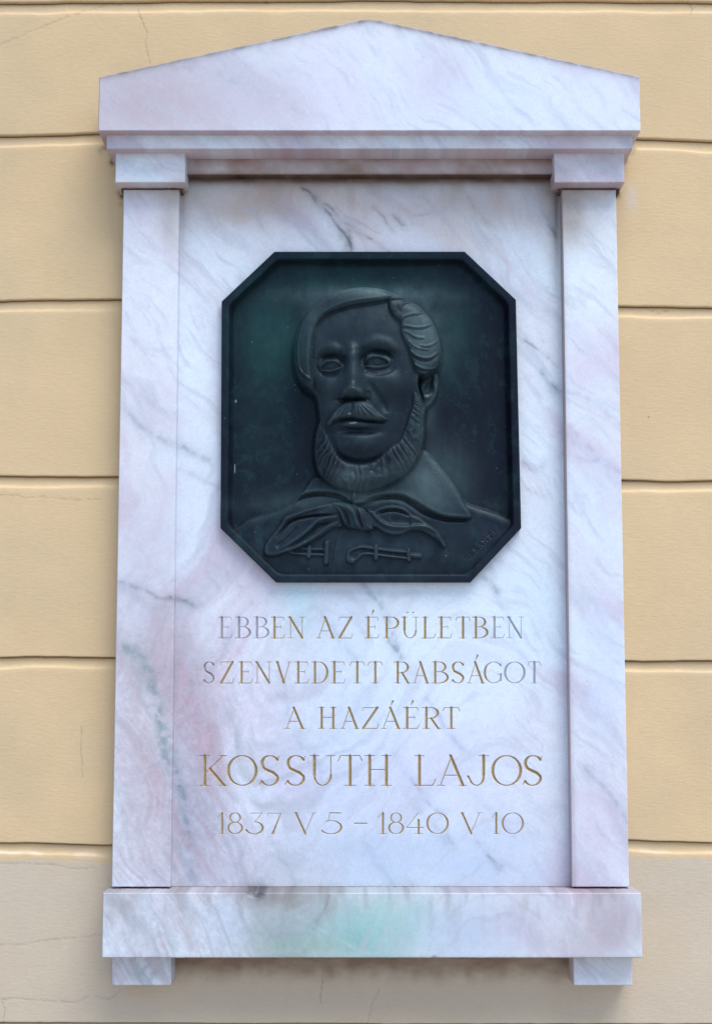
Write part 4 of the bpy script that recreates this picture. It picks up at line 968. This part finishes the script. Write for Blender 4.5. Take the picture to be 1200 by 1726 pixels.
for i in range(len(GRV)-1):
    up, dn = Gy[i], Gy[i+1]
    # rows: (offset from the upper groove, depth mm), then the plain face, then the sharp lower arris
    band = 17+(fbm(xpx/80+i, xpx*0+2, 1, 3)-.5)*5
    dense = (i in (1, 2, 3, 4, 5, 6))
    rows = []
    g = 7.0
    rows += [(up+.3, -g-6), (up+1.4, -g-6), (up+2.2, -g-3), (up+3.0, -g), (up+4.2, -g+.6)]
    for t in (.25, .5, .75): rows.append((up+4.2+(band-4.2)*t, np.full_like(up, -g+.6+1.6*t)))
    rows += [(up+band, -g+2.8), (up+band+1.0, -3.2), (up+band+1.9, -2.0), (up+band+2.8, -1.0), (up+band+3.8, -.4), (up+band+5.0, -.1), (up+band+10, 0)]
    n = int((dn.mean()-up.mean()-30)/(1.9 if dense else 12))
    a = up+band+10; b = dn-2.4
    for t in np.linspace(0, 1, n+2)[1:-1]: rows.append((a+(b-a)*t, np.zeros_like(up)))
    rows += [(dn-2.0, 0), (dn-.9, -.15), (dn-.4, -.6), (dn-.15, -1.6), (dn-.0, -g-6)]
    PY = np.stack([np.broadcast_to(r[0], up.shape) for r in rows]); DD = np.stack([np.broadcast_to(r[1], up.shape) for r in rows]).astype(float)
    PX = np.broadcast_to(xpx, PY.shape)
    DD = DD+(fbm(PX/160, PY/110, 3, 3)-.5)*2.2+(fbm(PX/9, PY/5, 5, 2)-.5)*.10
    colr = np.tile(YELLOW, PX.shape+(1,))
    k = sstep(-1.5, 1.5, PY-(Gy[6]+29+(fbm(PX/30, PY/30, 1, 3)-.5)*14)) if i == 6 else (1.0 if i > 6 else 0.0)
    if i >= 6: colr = colr+(PLINTH-colr)*(k[..., None] if i == 6 else 1)
    # worn paint on the ledges
    wr = np.exp(-((PY-(up+band+1.5))/3.0)**2)*sstep(.42, .62, fbm(PX/50, PY/20+i, 6, 3))
    colr = colr+(np.array([.74, .66, .52])-colr)*(wr*(.7 if i == 6 else .10))[..., None]
    # grey-pink old paint round the tablet, faint
    gr = sstep(.5, .75, fbm(PX/120+4, PY/160, 0, 4)); colr = colr+(np.array([.54, .43, .29])-colr)*(gr*.30)[..., None]
    gr = np.exp(-((PX-1064)/10)**2-((PY-335)/22)**2); colr = colr+(np.array([.62, .55, .48])-colr)*(gr*.7)[..., None]
    # rust and soot at the corners of the mouldings
    for (x, y, s, st) in ((177, 249, 4, .8), (170, 254, 6, .3), (190, 274, 5, .9), (206, 331, 5, .95), (201, 324, 5, .5), (204, 345, 4, .4), (1039, 328, 6, .9), (1052, 271, 4, .8), (1068, 250, 5, .5), (1064, 258, 4, .4), (196, 290, 5, .35)):
        gr = np.exp(-((PX-x)/s)**2-((PY-y)/s)**2)*st*np.clip(.3+1.4*fbm(PX/4, PY/4, 6, 3), 0, 1); colr = colr+(np.array([.08, .055, .03])-colr)*gr[..., None]

    if i >= 6:  # soot-brown band under the base slab, with the slab's shadow painted in
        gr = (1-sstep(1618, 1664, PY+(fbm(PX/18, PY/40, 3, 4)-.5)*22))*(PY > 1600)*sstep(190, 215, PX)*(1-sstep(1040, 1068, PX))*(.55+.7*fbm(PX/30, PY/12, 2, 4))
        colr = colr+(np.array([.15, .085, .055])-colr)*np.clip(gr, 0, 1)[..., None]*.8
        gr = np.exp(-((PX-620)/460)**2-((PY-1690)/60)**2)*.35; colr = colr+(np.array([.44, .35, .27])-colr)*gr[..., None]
    for c in CR:
        P = smooth(c, n=4); lo = P.min(0)-5; hi = P.max(0)+5
        m = (PX > lo[0]) & (PX < hi[0]) & (PY > lo[1]) & (PY < hi[1])
        if not m.any(): continue
        d = seg_dist(PX[m]+(fbm(PX[m]/5, PY[m]/5, 2, 2)-.5)*4, PY[m]+(fbm(PX[m]/5, PY[m]/5, 4, 2)-.5)*4, P); e = np.exp(-(d/1.0)**2)
        dd = DD[m]; dd -= .4*e; DD[m] = dd; cc = colr[m]; cc = cc*(1-.22*e[:, None]*np.clip(.2+1.5*fbm(PX[m]/12, PY[m]/12, 1, 2), 0, 1.2)[:, None]); colr[m] = cc
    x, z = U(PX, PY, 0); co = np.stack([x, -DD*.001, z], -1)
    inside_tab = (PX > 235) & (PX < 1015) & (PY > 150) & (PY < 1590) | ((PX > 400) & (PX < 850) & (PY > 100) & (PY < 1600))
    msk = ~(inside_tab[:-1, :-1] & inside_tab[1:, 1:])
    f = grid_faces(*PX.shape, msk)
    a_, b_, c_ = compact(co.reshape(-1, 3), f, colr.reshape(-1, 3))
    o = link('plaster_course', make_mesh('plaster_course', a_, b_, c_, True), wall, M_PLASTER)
    if i == 6: o['label'] = 'greyish beige plinth course of plaster'
# the wall's core behind the courses, closing the joints
x0, zt = U(-600, -292, 0); zb_ = 0.0
co = np.array([(-1.4, .02, float(zt)), (1.4, .02, float(zt)), (1.4, .02, float(zb_)), (-1.4, .02, float(zb_)), (-1.4, .3, float(zt)), (1.4, .3, float(zt)), (1.4, .3, float(zb_)), (-1.4, .3, float(zb_))])
fc = np.array([[0, 3, 2, 1], [4, 5, 6, 7], [0, 1, 5, 4], [3, 7, 6, 2], [0, 4, 7, 3], [1, 2, 6, 5]])
link('masonry_core', make_mesh('masonry_core', co, fc, np.tile(YELLOW*.6, (8, 1))), wall, M_PLASTER)

# ------------------------------------------------------------------ the pavement the wall stands on (below the frame; its light comes back up under the mouldings)
def paving_material():
    m, nt, b = new_mat('pale_paving'); p = geo_pos(nt)
    n = noise(nt, 3, 6, .6, p).outputs['Fac']
    nt.links.new(mix(nt, ramp(nt, n, .3, .7), (.36, .34, .32), (.48, .45, .42)), b.inputs['Base Color']); b.inputs['Roughness'].default_value = .85
    return m
gxs = np.linspace(-40, 40, 41); gys = np.linspace(.3, -60, 41)
GX, GY = np.meshgrid(gxs, gys); co = np.stack([GX, GY, (fbm(GX, GY, 1)-.5)*.004], -1).reshape(-1, 3)
g = link('pavement', make_mesh('pavement', co, grid_faces(41, 41)[:, ::1]), None, paving_material()); g['kind'] = 'structure'
